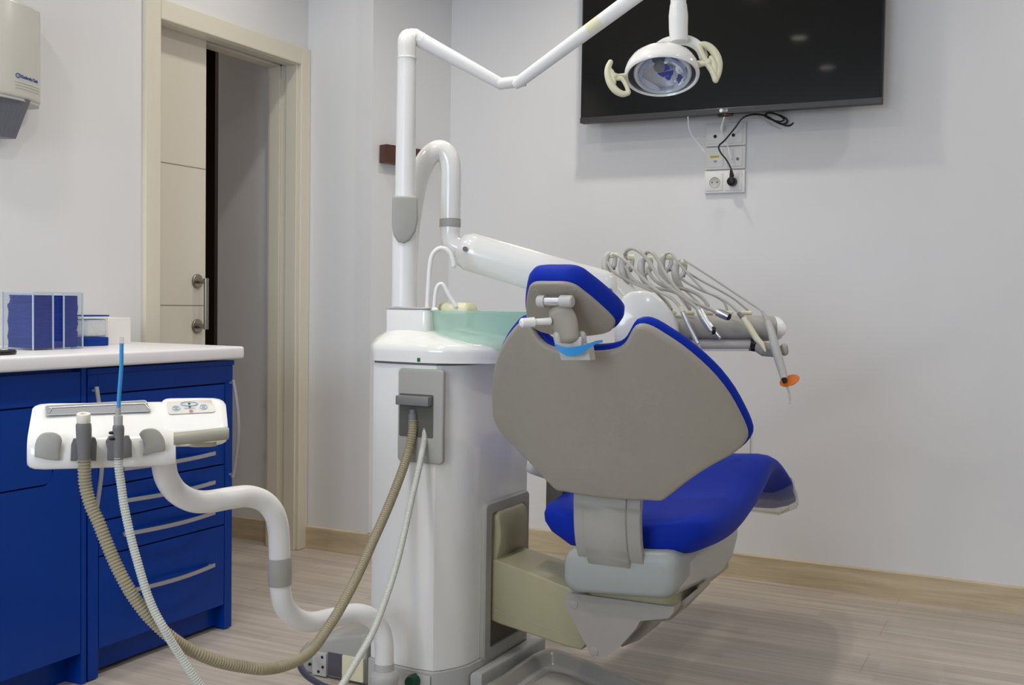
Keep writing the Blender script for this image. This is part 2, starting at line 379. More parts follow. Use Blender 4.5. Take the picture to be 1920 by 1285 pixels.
def bow(bm, a, c, out, bulge, w=.011, t=.004, n=14, side=(0, 0, 1)):
    """bowed flat bar handle from a to c, bulging along out"""
    a, c, out, side = map(Vector, (a, c, out, side)); rings = []
    for i in range(n+1):
        s = i/n; p = a.lerp(c, s)+out*(.012+bulge*math.sin(PI*s)); d = (c-a).normalized(); q = (out-d*(bulge*PI*math.cos(PI*s)/(c-a).length)).normalized()
        rings.append([p+side*(w/2)+q*t/2, p-side*(w/2)+q*t/2, p-side*(w/2)-q*t/2, p+side*(w/2)-q*t/2])
    loft(bm, rings)
    for s in (.03, .97):
        p = a.lerp(c, s); box(bm, p-Vector((.001, .004, .003)), p+out*.014+Vector((.001, .004, .003)))
for i in range(6):
    z1, z0 = zs[i], zs[i+1]
    d = obj('drawer', box(B(), (XF-.018, Y0+.037, z0+.0022), (XF-.0005, Y1-.035, z1-.0022), .001), M['blue'], dc, smooth=0)
    hz = z1-.047 if i < 5 else z1-.112
    b = B(); bow(b, (XF, 2.135, hz), (XF, 2.492, hz), (1, 0, 0), .022); obj('handle', b, M['alu'], d, label='bowed silver handle')
for y, z0, z1 in ((Y0+.017, .46, .79), (Y1-.012, .475, .778)):
    b = B(); bow(b, (XF, y, z0), (XF, y, z1), (1, 0, 0), .022, side=(0, 1, 0)); obj('side_handle', b, M['alu'], dc, label='tall bowed silver handle on the stile')
for x in (XF-.03, XL+.08):
    for y in (Y0+.017, Y1-.016): obj('foot', lathe(B(), (x, y, 0), [(.014, 0), (.014, .004), (.008, .005)]), M['black'], dc)

# ================================================================== ON THE WORKTOP
ZT = .881
# acrylic holder of blue bibs; nearest vertical corner at px 63
c0 = Vector((-2.45, 1.952, ZT))
c0 = PL(63, 655, 2, ZT) if False else Vector((-2.51, 2.08, ZT))
hold = thing('acrylic_dispenser', 'clear acrylic box holding a tall stack of blue paper bibs', 'dispenser', c0)
AX0, AX1, AY0, AY1, AZ = -2.57, -2.45, 2.000, 2.165, .158
b = B(); w = .003
box(b, (AX0, AY0, ZT), (AX1, AY1, ZT+w)); box(b, (AX0, AY0, ZT), (AX1, AY0+w, ZT+AZ)); box(b, (AX0, AY1-w, ZT), (AX1, AY1, ZT+AZ)); box(b, (AX0, AY0, ZT), (AX0+w, AY1, ZT+AZ))
ym = (AY0+AY1)/2
box(b, (AX1-w, AY0, ZT), (AX1, ym-.018, ZT+AZ)); box(b, (AX1-w, ym+.018, ZT), (AX1, AY1, ZT+AZ)); box(b, (AX1-w, ym-.018, ZT), (AX1, ym+.018, ZT+.022))
obj('box', b, M['acryl'], hold, smooth=0)
b = B(); e = .0022
for p0, p1 in (((AX1, AY0), (AX1, AY0)), ((AX1, AY1), (AX1, AY1)), ((AX0, AY0), (AX0, AY0)), ((AX1, ym-.018), (AX1, ym-.018)), ((AX1, ym+.018), (AX1, ym+.018))):
    box(b, (p0[0]-e, p0[1]-e, ZT+.001), (p0[0]+e*.4, p0[1]+e*.6, ZT+AZ))
box(b, (AX1-e, AY0, ZT+AZ-e), (AX1+.0005, AY1, ZT+AZ)); box(b, (AX0, AY0-.0005, ZT+AZ-e), (AX1, AY0+e, ZT+AZ)); box(b, (AX0, AY1-e, ZT+AZ-e), (AX1, AY1, ZT+AZ))
obj('edges', b, M['acryledge'], hold, smooth=0)
b = B(); z = ZT+.005; k = 0
while z < ZT+.148:
    h = random.uniform(.0022, .0036); j = random.uniform(-.002, .002); q = .0075+.0015*math.sin(k*.45)
    box(b, (AX0+.008+abs(j), AY0+q+j*.5+(.004 if z > ZT+.125 else 0), z), (AX1-.006-abs(j)*.6, AY1-q-.004+j, z+h), .0009, 1); z += h*1.02; k += 1
st = obj('napkin_stack', b, M['napkin']); tag(st, 'stack of folded dark blue paper bibs inside the clear box', 'paper bibs', kind='stuff')
# round-cornered jar with blue lid and base
jx, jy = -2.58, 2.305
jar = thing('plastic_jar', 'small clear jar with blue lid and blue base beside the bib box', 'jar', (jx, jy, ZT))
jr = lambda s: rrect(jx-.036*s, jy-.047*s, jx+.036*s, jy+.047*s, .014)
b = B(); slab(b, jr(1), rprof(ZT+.0002, ZT+.026, .003), XY()); obj('jar_base', b, M['tipblue'] if False else M['blue'], jar)
b = B(); slab(b, jr(.97), [(0, ZT+.026), (0, ZT+.088)], XY()); obj('clear_body', b, M['acryl'], jar)
b = B(); slab(b, jr(1.04), rprof(ZT+.0885, ZT+.0925, .001), XY()); obj('lid', b, M['blue'], jar)
b = B(); slab(b, jr(.86), rprof(ZT+.028, ZT+.08, .006), XY()); o = obj('contents', b, M['cotton'], jar)
# white card box
b = B(); box(b, (-2.71, 2.385, ZT), (-2.60, 2.485, ZT+.082), .001, 1); wb = obj('card_box', b, M['paper'], smooth=0)
tag(wb, 'small plain white cardboard box, farthest right on the worktop', 'box')
# remote at the left edge
rc = thing('remote_control', 'dark rounded remote with silver keys lying at the left worktop edge', 'remote control', (-2.33, 1.8, ZT))
b = B(); slab(b, rrect(-2.42, 1.65, -2.30, 1.855, .05, 6), rprof(ZT+.0003, ZT+.012, .005), XY()); obj('case', b, M['black'], rc)
b = B()
for i in range(3):
    for j in range(5): box(b, (-2.405+i*.033, 1.68+j*.03, ZT+.0115), (-2.385+i*.033, 1.70+j*.03, ZT+.014), .001, 1)
obj('keys', b, M['satin'], rc)

# ================================================================== PAPER TOWEL DISPENSER
pd = thing('paper_towel_dispenser', 'cream wall-mounted paper towel dispenser with grey outlet chute, upper left', 'dispenser', (XL, 2.1, 1.57))
b = B(); yc, hw = 2.052, .183
ol = [(XL+.001, yc+hw), (XL+.001, yc-hw), (XL+.05, yc-hw)]+[(XL+.05+.075*math.sin(PI*k/12)**.55, yc-hw+2*hw*(k/12)) for k in range(1, 12)]+[(XL+.05, yc+hw)]
slab(b, ol, rprof(1.588, 1.86, .01), XY()); obj('cover', b, M['dispc'], pd)
b = B(); cy0, cy1 = yc-hw+.04, yc+hw-.085
def chute(t_, y): return Vector((XL+.112-.050*t_, y, 1.588-.108*t_))
bk = [Vector((XL+.012, cy0, 1.588)), Vector((XL+.012, cy1, 1.588)), Vector((XL+.012, cy1-.01, 1.482)), Vector((XL+.012, cy0+.01, 1.482))]
ft = [chute(0, cy0), chute(0, cy1), chute(1, cy1-.01), chute(1, cy0+.01)]
loft(b, [bk, ft]); obj('outlet_chute', b, M['chute'], pd, smooth=0)
b = B()
for k in range(26):
    y = cy0+.012+k*.0105
    if y < cy1-.012:
        t1_ = .985; a1_, a2_ = chute(.03, y), chute(t1_, y); tube(b, [a1_, a2_], .0011, 6)
obj('chute_ribs', b, M['chute'], pd)
b = B(); slab(b, offset(ol if area(ol) > 0 else ol[::-1], -.004), [(0, 1.582), (0, 1.5885)], XY()); obj('bottom_edge', b, M['greyl'], pd)
# printed name and ridges on the curved front, right-hand part
def dpos(y):
    k = (y-(yc-hw))/(2*hw); return XL+.05+.075*math.sin(PI*max(0, min(1, k)))**.55
ta, tb = 2.10, 2.19
ex = Vector((dpos(tb)-dpos(ta), tb-ta, 0)).normalized(); ez = Vector((ex.y, -ex.x, 0))
tx = text('Kimberly-Clark', .0128, mtx(Vector((dpos(2.12)+.0026, 2.112, 1.645)), ex, Vector((0, 0, 1)), ez), True, .0015); 
for v in tx.verts: v.co.x = dpos(v.co.y)+.0008+(.0004 if v.index % 2 else 0)
obj('lettering', tx, M['ink'], pd, smooth=0)
b = B()
cc = Vector((dpos(2.10)+.001, 2.10, 1.6495)); tube(b, [cc+Vector((0, .0075*math.cos(a), .0055*math.sin(a))) for a in [2*PI*k/18 for k in range(19)]], .0013, 6)
obj('emblem', b, M['ink'], pd)
b = B()
for z in (1.632, 1.624, 1.616): tube(b, [(dpos(y)+.0004, y, z) for y in [2.092+.0115*k for k in range(10)]], .0014, 8)
obj('ridges', b, M['dispc'], pd)

# ================================================================== TELEVISION, SOCKETS, CABLES
TX0, TX1, TZ0, TZ1 = -1.678, -.553, 1.732, 2.385
tv = thing('television', 'large black flat-screen television on the back wall', 'television', (-1.115, 3.9, TZ0))
b = B(); box(b, (TX0, 3.892, TZ0), (TX1, 3.925, TZ1), .003); box(b, (TX0+.15, 3.92, TZ0+.04), (TX1-.15, 3.955, TZ1-.15), .01)
obj('housing', b, M['black'], tv)
obj('screen', box(B(), (TX0+.008, 3.8895, TZ0+.022), (TX1-.008, 3.8925, TZ1-.008)), M['screen'], tv, smooth=0)
obj('lower_bezel', box(B(), (TX0, 3.887, TZ0), (TX1, 3.8925, TZ0+.021), .001), M['bezel'], tv, smooth=0)
obj('wall_bracket', box(B(), (-1.35, 3.953, 1.9), (-.9, 3.9995, 2.25)), M['black'], tv, smooth=0)
lx = PL(1350, 210, 1, 3.887).x
b = B(); lathe(b, (lx+.004, 3.8872, TZ0+.012), [(.0065, 0), (.0065, .0008)], (0, -1, 0), 20); t2 = text('LG', .013, mtx(Vector((lx+.013, 3.8868, TZ0+.0075)), (1, 0, 0), (0, 0, 1), (0, -1, 0)), True)
me = bpy.data.meshes.new('t'); t2.to_mesh(me); t2.free(); b.from_mesh(me); bpy.data.meshes.remove(me)
obj('logo', b, M['paper'], tv, smooth=0)
b = B(); box(b, (lx-.012, 3.889, TZ0-.009), (lx+.045, 3.91, TZ0), .004); ir = obj('sensor', b, M['black'], tv)
obj('standby_light', box(B(), (lx+.016, 3.8882, TZ0-.005), (lx+.020, 3.889, TZ0-.002)), emis('standby_red', (1, .1, .05), 1.5), ir, smooth=0)
# sockets
def splate(name, z0, z1, label, x0=-1.203, x1=-1.049):
    t = thing(name, label, 'socket', ((x0+x1)/2, YB, z0)); b = B(); box(b, (x0, YB-.012, z0), (x1, YB, z1), .003); obj('frame', b, M['socket'], t)
    for k in (0, 1):
        xa = x0+.008+k*((x1-x0)/2-.004); box_ = B(); box(box_, (xa, YB-.0145, z0+.009), (xa+(x1-x0)/2-.014, YB-.011, z1-.009), .0015)
        yield_ = obj('insert', box_, M['socket'], t)
    return t
def disc(t, name, x, z, r, m, y=YB-.0145, h=.001): return obj(name, lathe(B(), (x, y, z), [(r, 0), (r, h)], (0, -1, 0), 24), m, t)
s1 = splate('aerial_socket', 1.629, 1.715, 'double wall plate with two dark cable holes, directly under the television')
for px, py in ((1343, 257), (1377, 254.5)): p = PL(px, py, 1, YB); disc(s1, 'cable_hole', p.x, p.z, .0065, M['dark'])
s2 = splate('data_socket', 1.542, 1.626, 'double wall plate with a yellow sticker, between the other two plates')
p = PL(1342, 295, 1, YB); obj('yellow_sticker', box(B(), (p.x-.017, YB-.0152, p.z-.004), (p.x+.017, YB-.0144, p.z+.004)), M['yellow'], s2, smooth=0, label='small yellow sticker')
p = PL(1343, 303, 1, YB); obj('port', box(B(), (p.x-.006, YB-.0153, p.z-.006), (p.x+.007, YB-.0144, p.z+.003)), M['grey'], s2, smooth=0)
p = PL(1385, 299, 1, YB); disc(s2, 'aerial_port', p.x, p.z, .006, M['greyd'])
p = PL(1374, 299, 1, YB); disc(s2, 'aerial_port', p.x, p.z, .0028, M['greyd'])
s3 = splate('power_socket', 1.453, 1.538, 'double white power socket, lowest of the three plates under the television')
def schuko(t, px, py):
    p = PL(px, py, 1, YB); b = B(); lathe(b, (p.x, YB-.0145, p.z), [(.021, 0), (.021, .0012), (.0195, .0016), (.0188, .0006), (.0185, .0004)], (0, -1, 0), 30)
    o = obj('outlet', b, M['greyl'], t); 
    for dx in (-.0095, .0095): h = obj('pin_hole', lathe(B(), (p.x+dx, YB-.0147, p.z), [(.0026, 0), (.0026, .0006)], (0, -1, 0), 12), M['dark'], o)
    return p
schuko(s3, 1342, 343); pp = PL(1376, 342, 1, YB)
def pxtube(b, pts, r, n=6, seg=8, D=None, y=None, rib=None, rnd=True):
    w = []
    for q in pts:
        if y is not None: w.append(PL(q[0], q[1], 1, q[2] if len(q) > 2 else y))
        else: w.append(P(q[0], q[1], q[2] if len(q) > 2 else D))
    c = [Vector(p) for p in cr(w, n)]
    if rib: return ribbed(b, c, r, *rib, seg=seg)
    return (rtube if rnd else tube)(b, c, r, seg)
pc = thing('power_cable', 'black power cable hanging in a loop from the television to the lowest socket', 'cable', (pp.x, YB-.03, pp.z))
b = B(); pxtube(b, [(1502, 207, 3.93), (1490, 228, 3.94), (1478, 236, 3.94), (1462, 231, 3.94), (1448, 224, 3.94), (1432, 216, 3.94), (1410, 215, 3.945), (1392, 222, 3.95), (1378, 240, 3.965), (1360, 262, 3.975), (1348, 274, 3.975), (1351, 286, 3.975), (1362, 300, 3.97), (1370, 315, 3.965), (1375, 330, 3.965)], .0032)
pxtube(b, [(1436, 216, 3.935), (1450, 226, 3.935), (1466, 233, 3.935), (1476, 229, 3.935), (1472, 221, 3.935), (1455, 214, 3.935), (1440, 212, 3.935), (1434, 218, 3.935), (1446, 224, 3.93), (1462, 228, 3.93), (1470, 224, 3.93), (1460, 216, 3.93), (1444, 211, 3.93)], .003)
obj('cord', b, M['black'], pc)
b = B(); lathe(b, (pp.x, YB-.0165, pp.z), [(.017, 0), (.0175, .012), (.0165, .022), (.010, .026), (0.001, .0265)], (0, -1, 0), 28); tube(b, [(pp.x, YB-.033, pp.z+.01), (pp.x-.001, YB-.035, pp.z+.025), (pp.x-.002, YB-.035, pp.z+.042)], [.0085, .0065, .0045], 12)
obj('plug', b, M['black'], pc)
b = B(); pxtube(b, [(1290, 220, 3.93), (1291, 236, 3.95), (1297, 254, 3.97), (1309, 270, 3.985), (1322, 286, 3.985)], .0022); o = obj('white_cable', b, M['whitem']); tag(o, 'thin white cable hanging from the television to the left side of the sockets', 'cable')
b = B(); pxtube(b, [(1358, 220, 3.93), (1354, 234, 3.95), (1353, 246, 3.97), (1357, 258, 3.98), (1364, 272, 3.983), (1367, 288, 3.983), (1371, 299, 3.984)], .002); 
tube(b, [PL(1355, 231, 1, 3.95), PL(1353, 239, 1, 3.955), PL(1353, 247, 1, 3.96)], [.0035, .0055, .003], 10); o = obj('white_connector_cable', b, M['whitem']); tag(o, 'short white cable with thick connector hanging behind the black cable', 'cable')
b = B(); pxtube(b, [(1400, 216, 3.955), (1425, 221, 3.955), (1450, 236, 3.96), (1468, 243, 3.96), (1482, 238, 3.96), (1492, 228, 3.955), (1498, 212, 3.95)], .0018); o = obj('beige_cable', b, M['greyl']); tag(o, 'thin beige cable sagging behind the coiled black cable', 'cable')
# low wall plate behind the chair back
a = PL(1352, 870, 1, YB); c = PL(1408, 803, 1, YB); b = B(); box(b, (a.x, YB-.01, a.z), (c.x, YB, c.z), .002); o = obj('wall_plate', b, M['socket']); tag(o, 'plain white plate low on the wall, partly hidden behind the chair back', 'wall plate')
# small brown box on the recess wall
def recx(y): return XS+(-2.314-XS)*(y-YS)/(YB-YS)
wbx = thing('wall_box', 'small dark brown box on the wall behind the lamp post', 'wall box', (recx(3.7), 3.7, 1.575))
b = B(); y0, y1 = 3.612, 3.86; n = Vector((YB-YS, -(-2.314-XS), 0)).normalized(); e = Vector((-n.y, n.x, 0)); o0 = Vector((recx(y0), y0, 1.578))
slab(b, rrect(0, 0, y1-y0, .072, .002, 1), [(0, 0), (0, .038)], frame(o0, e, (0, 0, 1), n)); obj('housing', b, M['brown'], wbx, smooth=0)
b = B(); slab(b, [(.06, .003), (.068, .003), (.068, .069), (.06, .069)], [(0, .038), (0, .039)], frame(o0, e, (0, 0, 1), n)); obj('strip', b, M['steel'], wbx, smooth=0)

# ================================================================== DENTAL UNIT TOWER
UX = -1.34; UY = 2.352
unit = thing('dental_unit', 'white floor-standing dental unit column with green glass spittoon bowl', 'dental unit', (-1.47, 2.55, 0))
plan = [(-1.605, 2.395), (-1.598, 2.362), (-1.575, 2.352), (-1.52, 2.343), (-1.45, 2.338), (-1.395, 2.343), (-1.374, 2.368), (-1.356, 2.40), (-1.345, 2.43), (-1.34, 2.48), (-1.34, 2.765), (-1.35, 2.775), (-1.59, 2.775), (-1.605, 2.76)]
b = B(); slab(b, plan, [(0, .082), (0, .5), (0, .866)], XY()); obj('column', b, M['white'], unit, smooth=25)
b = B(); slab(b, offset(plan if area(plan) > 0 else plan[::-1], .0), [(0, .0), (.006, .0), (.006, .078), (-.003, .081)], XY()); obj('plinth', b, M['greyl'], unit)
b = B(); slab(b, offset(plan if area(plan) > 0 else plan[::-1], .0), [(-.002, .866), (-.002, .8715)], XY()); obj('joint_seam', b, M['greyd'], unit)
# moulded top: stacked outlines that draw in to the post block
cov = [(-1.61, 2.395), (-1.604, 2.356), (-1.575, 2.34), (-1.52, 2.333), (-1.45, 2.33), (-1.39, 2.336), (-1.35, 2.355), (-1.315, 2.38), (-1.28, 2.42), (-1.265, 2.48), (-1.26, 2.56), (-1.27, 2.66), (-1.31, 2.74), (-1.36, 2.78), (-1.595, 2.78), (-1.61, 2.76)]
def mixp(a, c, s): return [(p[0]*(1-s)+c[0]*s, p[1]*(1-s)+c[1]*s) for p in a]
def morph(src, dst, s): return [(a[0]*(1-s)+d[0]*s, a[1]*(1-s)+d[1]*s) for a, d in zip(src, dst)]
top = [(-1.592, 2.47), (-1.588, 2.44), (-1.575, 2.425), (-1.55, 2.42), (-1.53, 2.42), (-1.515, 2.425), (-1.505, 2.435), (-1.50, 2.45), (-1.50, 2.47), (-1.50, 2.51), (-1.50, 2.56), (-1.50, 2.61), (-1.50, 2.65), (-1.50, 2.69), (-1.585, 2.69), (-1.592, 2.68)]
rr = []
for s, z in ((0.0, .8725), (.0, .885), (-.02, .90), (.0, .915), (.08, .922), (.22, .931), (.42, .940), (.62, .948), (.82, .957), (.95, .966), (1.0, .98)):
    rr.append([Vector((x, y, z)) for x, y in morph(cov, top, s)])
b = B(); loft(b, rr); obj('top_cover', b, M['white'], unit, smooth=60)
q0, q1 = PL(722, 590, 1, 2.40), PL(803, 590, 1, 2.40)
b = B(); slab(b, rrect(q0.x, 2.395, q1.x, 2.66, .015), rprof(.925, 1.008, .006), XY()); obj('post_base', b, M['white'], unit)
b = B(); slab(b, rrect(q0.x, 2.395, q1.x, 2.66, .015), [(.001, 1.0085), (.001, 1.0115), (-.002, 1.0135)], XY()); obj('post_base_lid', b, M['greyl'], unit)
# bowl
bc = Vector((-1.350, 2.525, 0))
b = B(); lathe(b, bc, [(.055, .880), (.10, .892), (.130, .92), (.143, .96), (.147, .998), (.150, 1.001), (.150, 1.006), (.143, 1.005), (.137, .965), (.122, .925), (.095, .902), (.05, .888)], seg=48); obj('spittoon_bowl', b, M['bowl'], unit, smooth=60, label='green glass spittoon bowl')
b = B(); pxtube(b, [(801, 580, 2.83), (803, 540, 2.83), (806, 500, 2.83), (811, 478, 2.83), (822, 467, 2.83), (834, 467, 2.83), (845, 477, 2.83), (850, 492, 2.83), (851, 499, 2.83)], .0062, seg=12, n=6)
lathe(b, P(802, 583, 2.83), [(.015, 0), (.015, .004), (.009, .008)], seg=20); fa = obj('faucet', b, M['whitem'], unit)
b = B(); pxtube(b, [(814, 580, 2.82), (816, 555, 2.82), (819, 540, 2.82), (825, 533, 2.82), (832, 536, 2.82), (843, 556, 2.82), (855, 575, 2.82)], .0052, seg=12, n=6)
lathe(b, P(814, 583, 2.82), [(.013, 0), (.013, .004), (.008, .008)], seg=20); obj('cup_filler_spout', b, M['whitem'], unit)
e0 = P(855.8, 576.3, 2.8195); b = B(); lathe(b, e0, [(.004, 0), (.004, .0009)], (P(856, 578, 2.8195)-P(843, 556, 2.82)), 16); obj('spout_mouth', b, M['dark'], unit)
b = B(); a0 = P(857, 586, 2.86)
slab(b, rrect(-.049, -.035, .049, .035, .012), [(0, -.004), (0, .008), (-.004, .02), (-.012, .026)], frame(a0, (1, 0, 0), (0, 1, 0), (0, 0, 1))); obj('cup_rest', b, M['cream'], unit, label='cream cup rest behind the bowl')
g0 = PL(784, 675, 1, 2.3325); b = B(); slab(b, rrect(-.007, -.005, .007, .005, .0015), [(0, 0), (0, .002)], frame(g0, (1, 0, 0), (0, 0, 1), (0, -1, 0))); obj('indicator', b, M['greenled'], unit, label='small green indicator')
# hose connection panel on the front
FY = UY-.012
b = B(); slab(b, rrect(-1.504, .616, -1.369, .857, .012), rprof(0, .014, .004), lambda u, v, w: Vector((u, FY+.008-w, v))); hp = obj('hose_panel', b, M['grey'], unit)
b = B(); slab(b, rrect(-1.4985, .682, -1.397, .792, .004), [(0, 0), (0, .0006)], lambda u, v, w: Vector((u, FY-.0062-w, v))); obj('recess', b, M['gap'] if False else mat('panel_recess', (88, 86, 80), .6, noise=.03), hp)
b = B(); box(b, (-1.498, FY-.028, .764), (-1.400, FY-.004, .788), .003); obj('connector_block', b, M['greyd'], hp)
for px in (774, 799):
    a = P(px, 768, 2.745); c = P(px, 792, 2.745); b = B(); tube(b, [a, a.lerp(c, .35), a.lerp(c, .36), c], [.0085, .0085, .0115, .0115] if px == 774 else [.0075, .0075, .0095, .0095], 14); obj('hose_socket', b, M['greyd'], hp)
# vertical seams on the column
b = B(); x = PL(743, 900, 1, 2.345).x; box(b, (x-.0008, UY-.0065, .085), (x+.0008, UY, .864)); obj('seam', b, M['grey'], unit, smooth=0)
# plinth knob
k0 = PL(778, 1276, 1, 2.33); b = B(); lathe(b, k0, [(.0175, -.012), (.0175, .02), (.015, .026), (.006, .028)], (0, -1, 0), 24); obj('tap_knob', b, M['green'], unit, label='dark green knob low on the plinth')
b = B(); box(b, (k0.x-.03, 2.329, .012), (k0.x+.045, 2.334, .072), .001); obj('tap_plate', b, M['greyl'], unit)
# slot frame on the chair side
def YZ(w0=UX): return lambda u, v, w: Vector((w0+w, u, v))
b = B(); fo = rrect(2.492, .07, 2.757, .495, .018); fi = rrect(2.53, .10, 2.722, .462, .01)
t = bmesh.new(); n = len(fo); pr = [(fo, -.002), (fo, .010), (offset(fo, -.004), .014), (offset(fi, .004), .014), (fi, .010), (fi, -.05)]
loft(t, [[Vector((UX+w, u, v)) for u, v in o_] for o_, w in pr], cap=False); obj('arm_slot_frame', t, M['grey'], unit)
b = B(); box(b, (UX+.001, 2.53, .10), (UX+.0018, 2.722, .46)); obj('slot_lining', b, mat('slot_dark', (92, 88, 78), .6, noise=0), unit, smooth=0)
# floor service box on the far left of the column
sb = thing('service_box', 'low grey floor box with rounded hood at the foot of the column', 'service box', (-1.72, 2.5, 0))
def hood(x): s = (x+1.84)/.235; return .055+.085*min(1, max(0, s))**.5
b = B(); ol = [(-1.84, 0), (-1.612, 0)]+[(-1.612-.228*k/10, hood(-1.612-.228*k/10)) for k in range(11)]
slab(b, ol, [(-.012, 0), (-.004, .004), (0, .012), (0, .3)], lambda u, v, w: Vector((u, 2.36+w, max(v, 0)))); obj('hood', b, M['grey'], sb, smooth=50)
def sbp(x0, x1, y0, y1, d, name, m):
    a = PL(x0, y1, 1, 2.358); c = PL(x1, y0, 1, 2.358); return obj(name, box(B(), (a.x, 2.358-d, max(a.z, .002)), (c.x, 2.361, c.z), .001), m, sb, smooth=0)
fp = sbp(587, 613, 1226, 1264, .004, 'screw_plate', M['greyl']); sbp(615, 641, 1228, 1266, .002, 'dark_port', mat('port_grey', (84, 82, 88), .6, noise=0)); sbp(643, 683, 1236, 1272, .006, 'valve_cover', M['cream'])
for px, py in ((604, 1233), (605, 1251.5), (580, 1246.5), (597, 1260), (678, 1279)):
    p = PL(px, py, 1, 2.3535); obj('screw', lathe(B(), p, [(.004, -.004), (.004, .0008)], (0, -1, 0), 12), M['dark'], sb)
b = B(); pxtube(b, [(566, 1236, 2.86), (563, 1248, 2.84), (572, 1264, 2.80), (590, 1278, 2.77), (615, 1290, 2.74), (660, 1300, 2.72)], .0085, seg=10); o = obj('floor_hose', b, mat('dark_blue_grey_hose', (62, 66, 82), .4, noise=.02)); tag(o, 'dark hose curling on the floor in front of the service box', 'hose')

# ================================================================== OPERATING LAMP
lamp = thing('operating_lamp', 'white dental operating lamp on a jointed arm above the unit', 'lamp', (-1.548, 2.43, 1.0115))
px_, py_ = -1.548, 2.428
b = B(); tube(b, [(px_, py_, 1.0135), (px_, py_, 1.285), (px_, py_, 1.30)], [.0335, .0335, .028], 28); obj('lower_post', b, M['whitem'], lamp)
b = B(); tube(b, [(px_, py_, 1.295), (px_, py_, 1.668)], [.0275, .0248], 24); obj('upper_post', b, M['whitem'], lamp)
g1, g2, g3 = P(737, 370, 2.80), P(783, 370, 2.80), P(757, 458, 2.80)
ol = [(-.033, .062), (.028, .062), (.033, .055), (.034, .0), (.028, -.03), (.014, -.052), (-.003, -.062), (-.018, -.058), (-.03, -.04), (-.034, -.015), (-.034, .055)]
b = B(); gc = Vector((px_, py_, 1.242)); fd = (CAM-gc); fd.z = 0; fd.normalize(); sd = Vector((-fd.y, fd.x, 0))
slab(b, ol, rprof(.008, .042, .006), frame(gc, sd, (0, 0, 1), fd)); obj('post_cover', b, M['grey'], lamp, label='rounded grey cover on the post')
J0 = Vector((px_, py_, 1.668)); J1 = P(945, 161, 2.85)
b = B(); lathe(b, J0, [(.0265, 0), (.0265, .003), (.0255, .004)], seg=24)
el = [J0+Vector((0, 0, .004)), J0+Vector((0, 0, .055))]; dd = (J1-P(770, 66, 2.85)).normalized(); tp = P(768, 70, 2.85)
w = cr([tuple(J0+Vector((0, 0, .004))), tuple(J0+Vector((0, 0, .045))), tuple(P(768, 71, 2.85)), tuple(P(781, 71, 2.85)), tuple(P(793, 77, 2.85))], 6)
tube(b, w, [.0245]*13+[.0232]*6+[.0205]*(len(w)-19), 20); obj('elbow', b, M['white'], lamp)
b = B(); a0 = P(790, 75.5, 2.85); tube(b, [a0, a0.lerp(J1, .97)], [.0200, .0148], 20); obj('first_arm', b, M['whitem'], lamp)
b = B(); tube(b, [P(934, 158, 2.85), P(985, 151, 2.84)], .0155, 18); obj('knuckle', b, M['white'], lamp)
J2 = P(1310, -95, 2.6); b = B(); a0 = P(965, 160, 2.84); tube(b, [a0, a0.lerp(J2, .03), J2], [.012, .0158, .021], 20); obj('second_arm', b, M['whitem'], lamp)
b = B(); dA = (J2-a0).normalized(); sg = (dA.cross(CAM-a0)).normalized(); fg = sg.cross(dA).normalized(); rings = []
for s_ in (.425, .46, .495):
    c_ = a0.lerp(J2, s_); r_ = .0158+(.021-.0158)*(s_-.03)/.97+.0003
    rings.append([c_+(fg*math.cos(q_)+sg*math.sin(q_))*r_ for q_ in [(-1.4+2.0*k/8) for k in range(9)]]+[c_+(fg*math.cos(q_)+sg*math.sin(q_))*(r_-.0012) for q_ in [(.6-2.0*k/8) for k in range(9)]])
loft(b, rings); obj('sticker', b, M['cream'], lamp, label='small cream sticker on the arm')
b = B(); tube(b, [J2+Vector((0, 0, .02)), P(1272, -60, 2.6)], .02, 18); tube(b, [P(1272, -70, 2.6), P(1272, 10, 2.6)], .019, 20)
tube(b, [P(1272, 9, 2.6), P(1272, 30, 2.6), P(1272, 55, 2.6), P(1273, 78, 2.6)], [.0205, .0235, .0228, .0215], 24); obj('stem', b, M['white'], lamp)
# head: rounded lens-shaped housing facing down towards the patient
HC = P(1241, 140, 2.60); nf = (CAM-HC); nf.z = 0; nf.normalize(); latv = Vector((-nf.y, nf.x, 0))           # lateral to the right in view
el_ = math.radians(60); N_ = nf*math.cos(el_)+Vector((0, 0, -math.sin(el_))); U_ = nf*math.sin(el_)+Vector((0, 0, math.cos(el_)))
tilt = .06; L_ = latv*math.cos(tilt)+U_*math.sin(tilt); U_ = U_*math.cos(tilt)-latv*math.sin(tilt)
def HP(u, v, w): return HC+L_*u+U_*v+N_*w
RA, RB = .0905, .074
def ell(s, w, n=40, du=0, dv=0): return [HP(RA*s*math.cos(2*PI*k/n)+du, RB*s*math.sin(2*PI*k/n)+dv, w) for k in range(n)]
b = B(); loft(b, [ell(.90, .004), ell(.94, .008), ell(.985, .006), ell(1.0, .0), ell(.99, -.012), ell(.95, -.026), ell(.86, -.042), ell(.7, -.056), ell(.5, -.064), ell(.2, -.068), ell(.17, -.060), ell(.45, -.054), ell(.66, -.045), ell(.8, -.032), ell(.88, -.015), ell(.895, .0)], cap=False)
t = [v for v in b.verts]; b.verts.ensure_lookup_table(); 
hs = obj('housing', b, M['white'], lamp, smooth=60)
b = B(); loft(b, [ell(.66, -.008, du=.002), ell(.60, -.024, du=.002), ell(.48, -.036, du=.002), ell(.32, -.043, du=.002), ell(.02, -.047, du=.002)]); 
def ell2(sa, sb_, w, n=48, du=.002): return [HP(RA*sa*math.cos(2*PI*k/n)+du, RB*sb_*math.sin(2*PI*k/n), w) for k in range(n)]
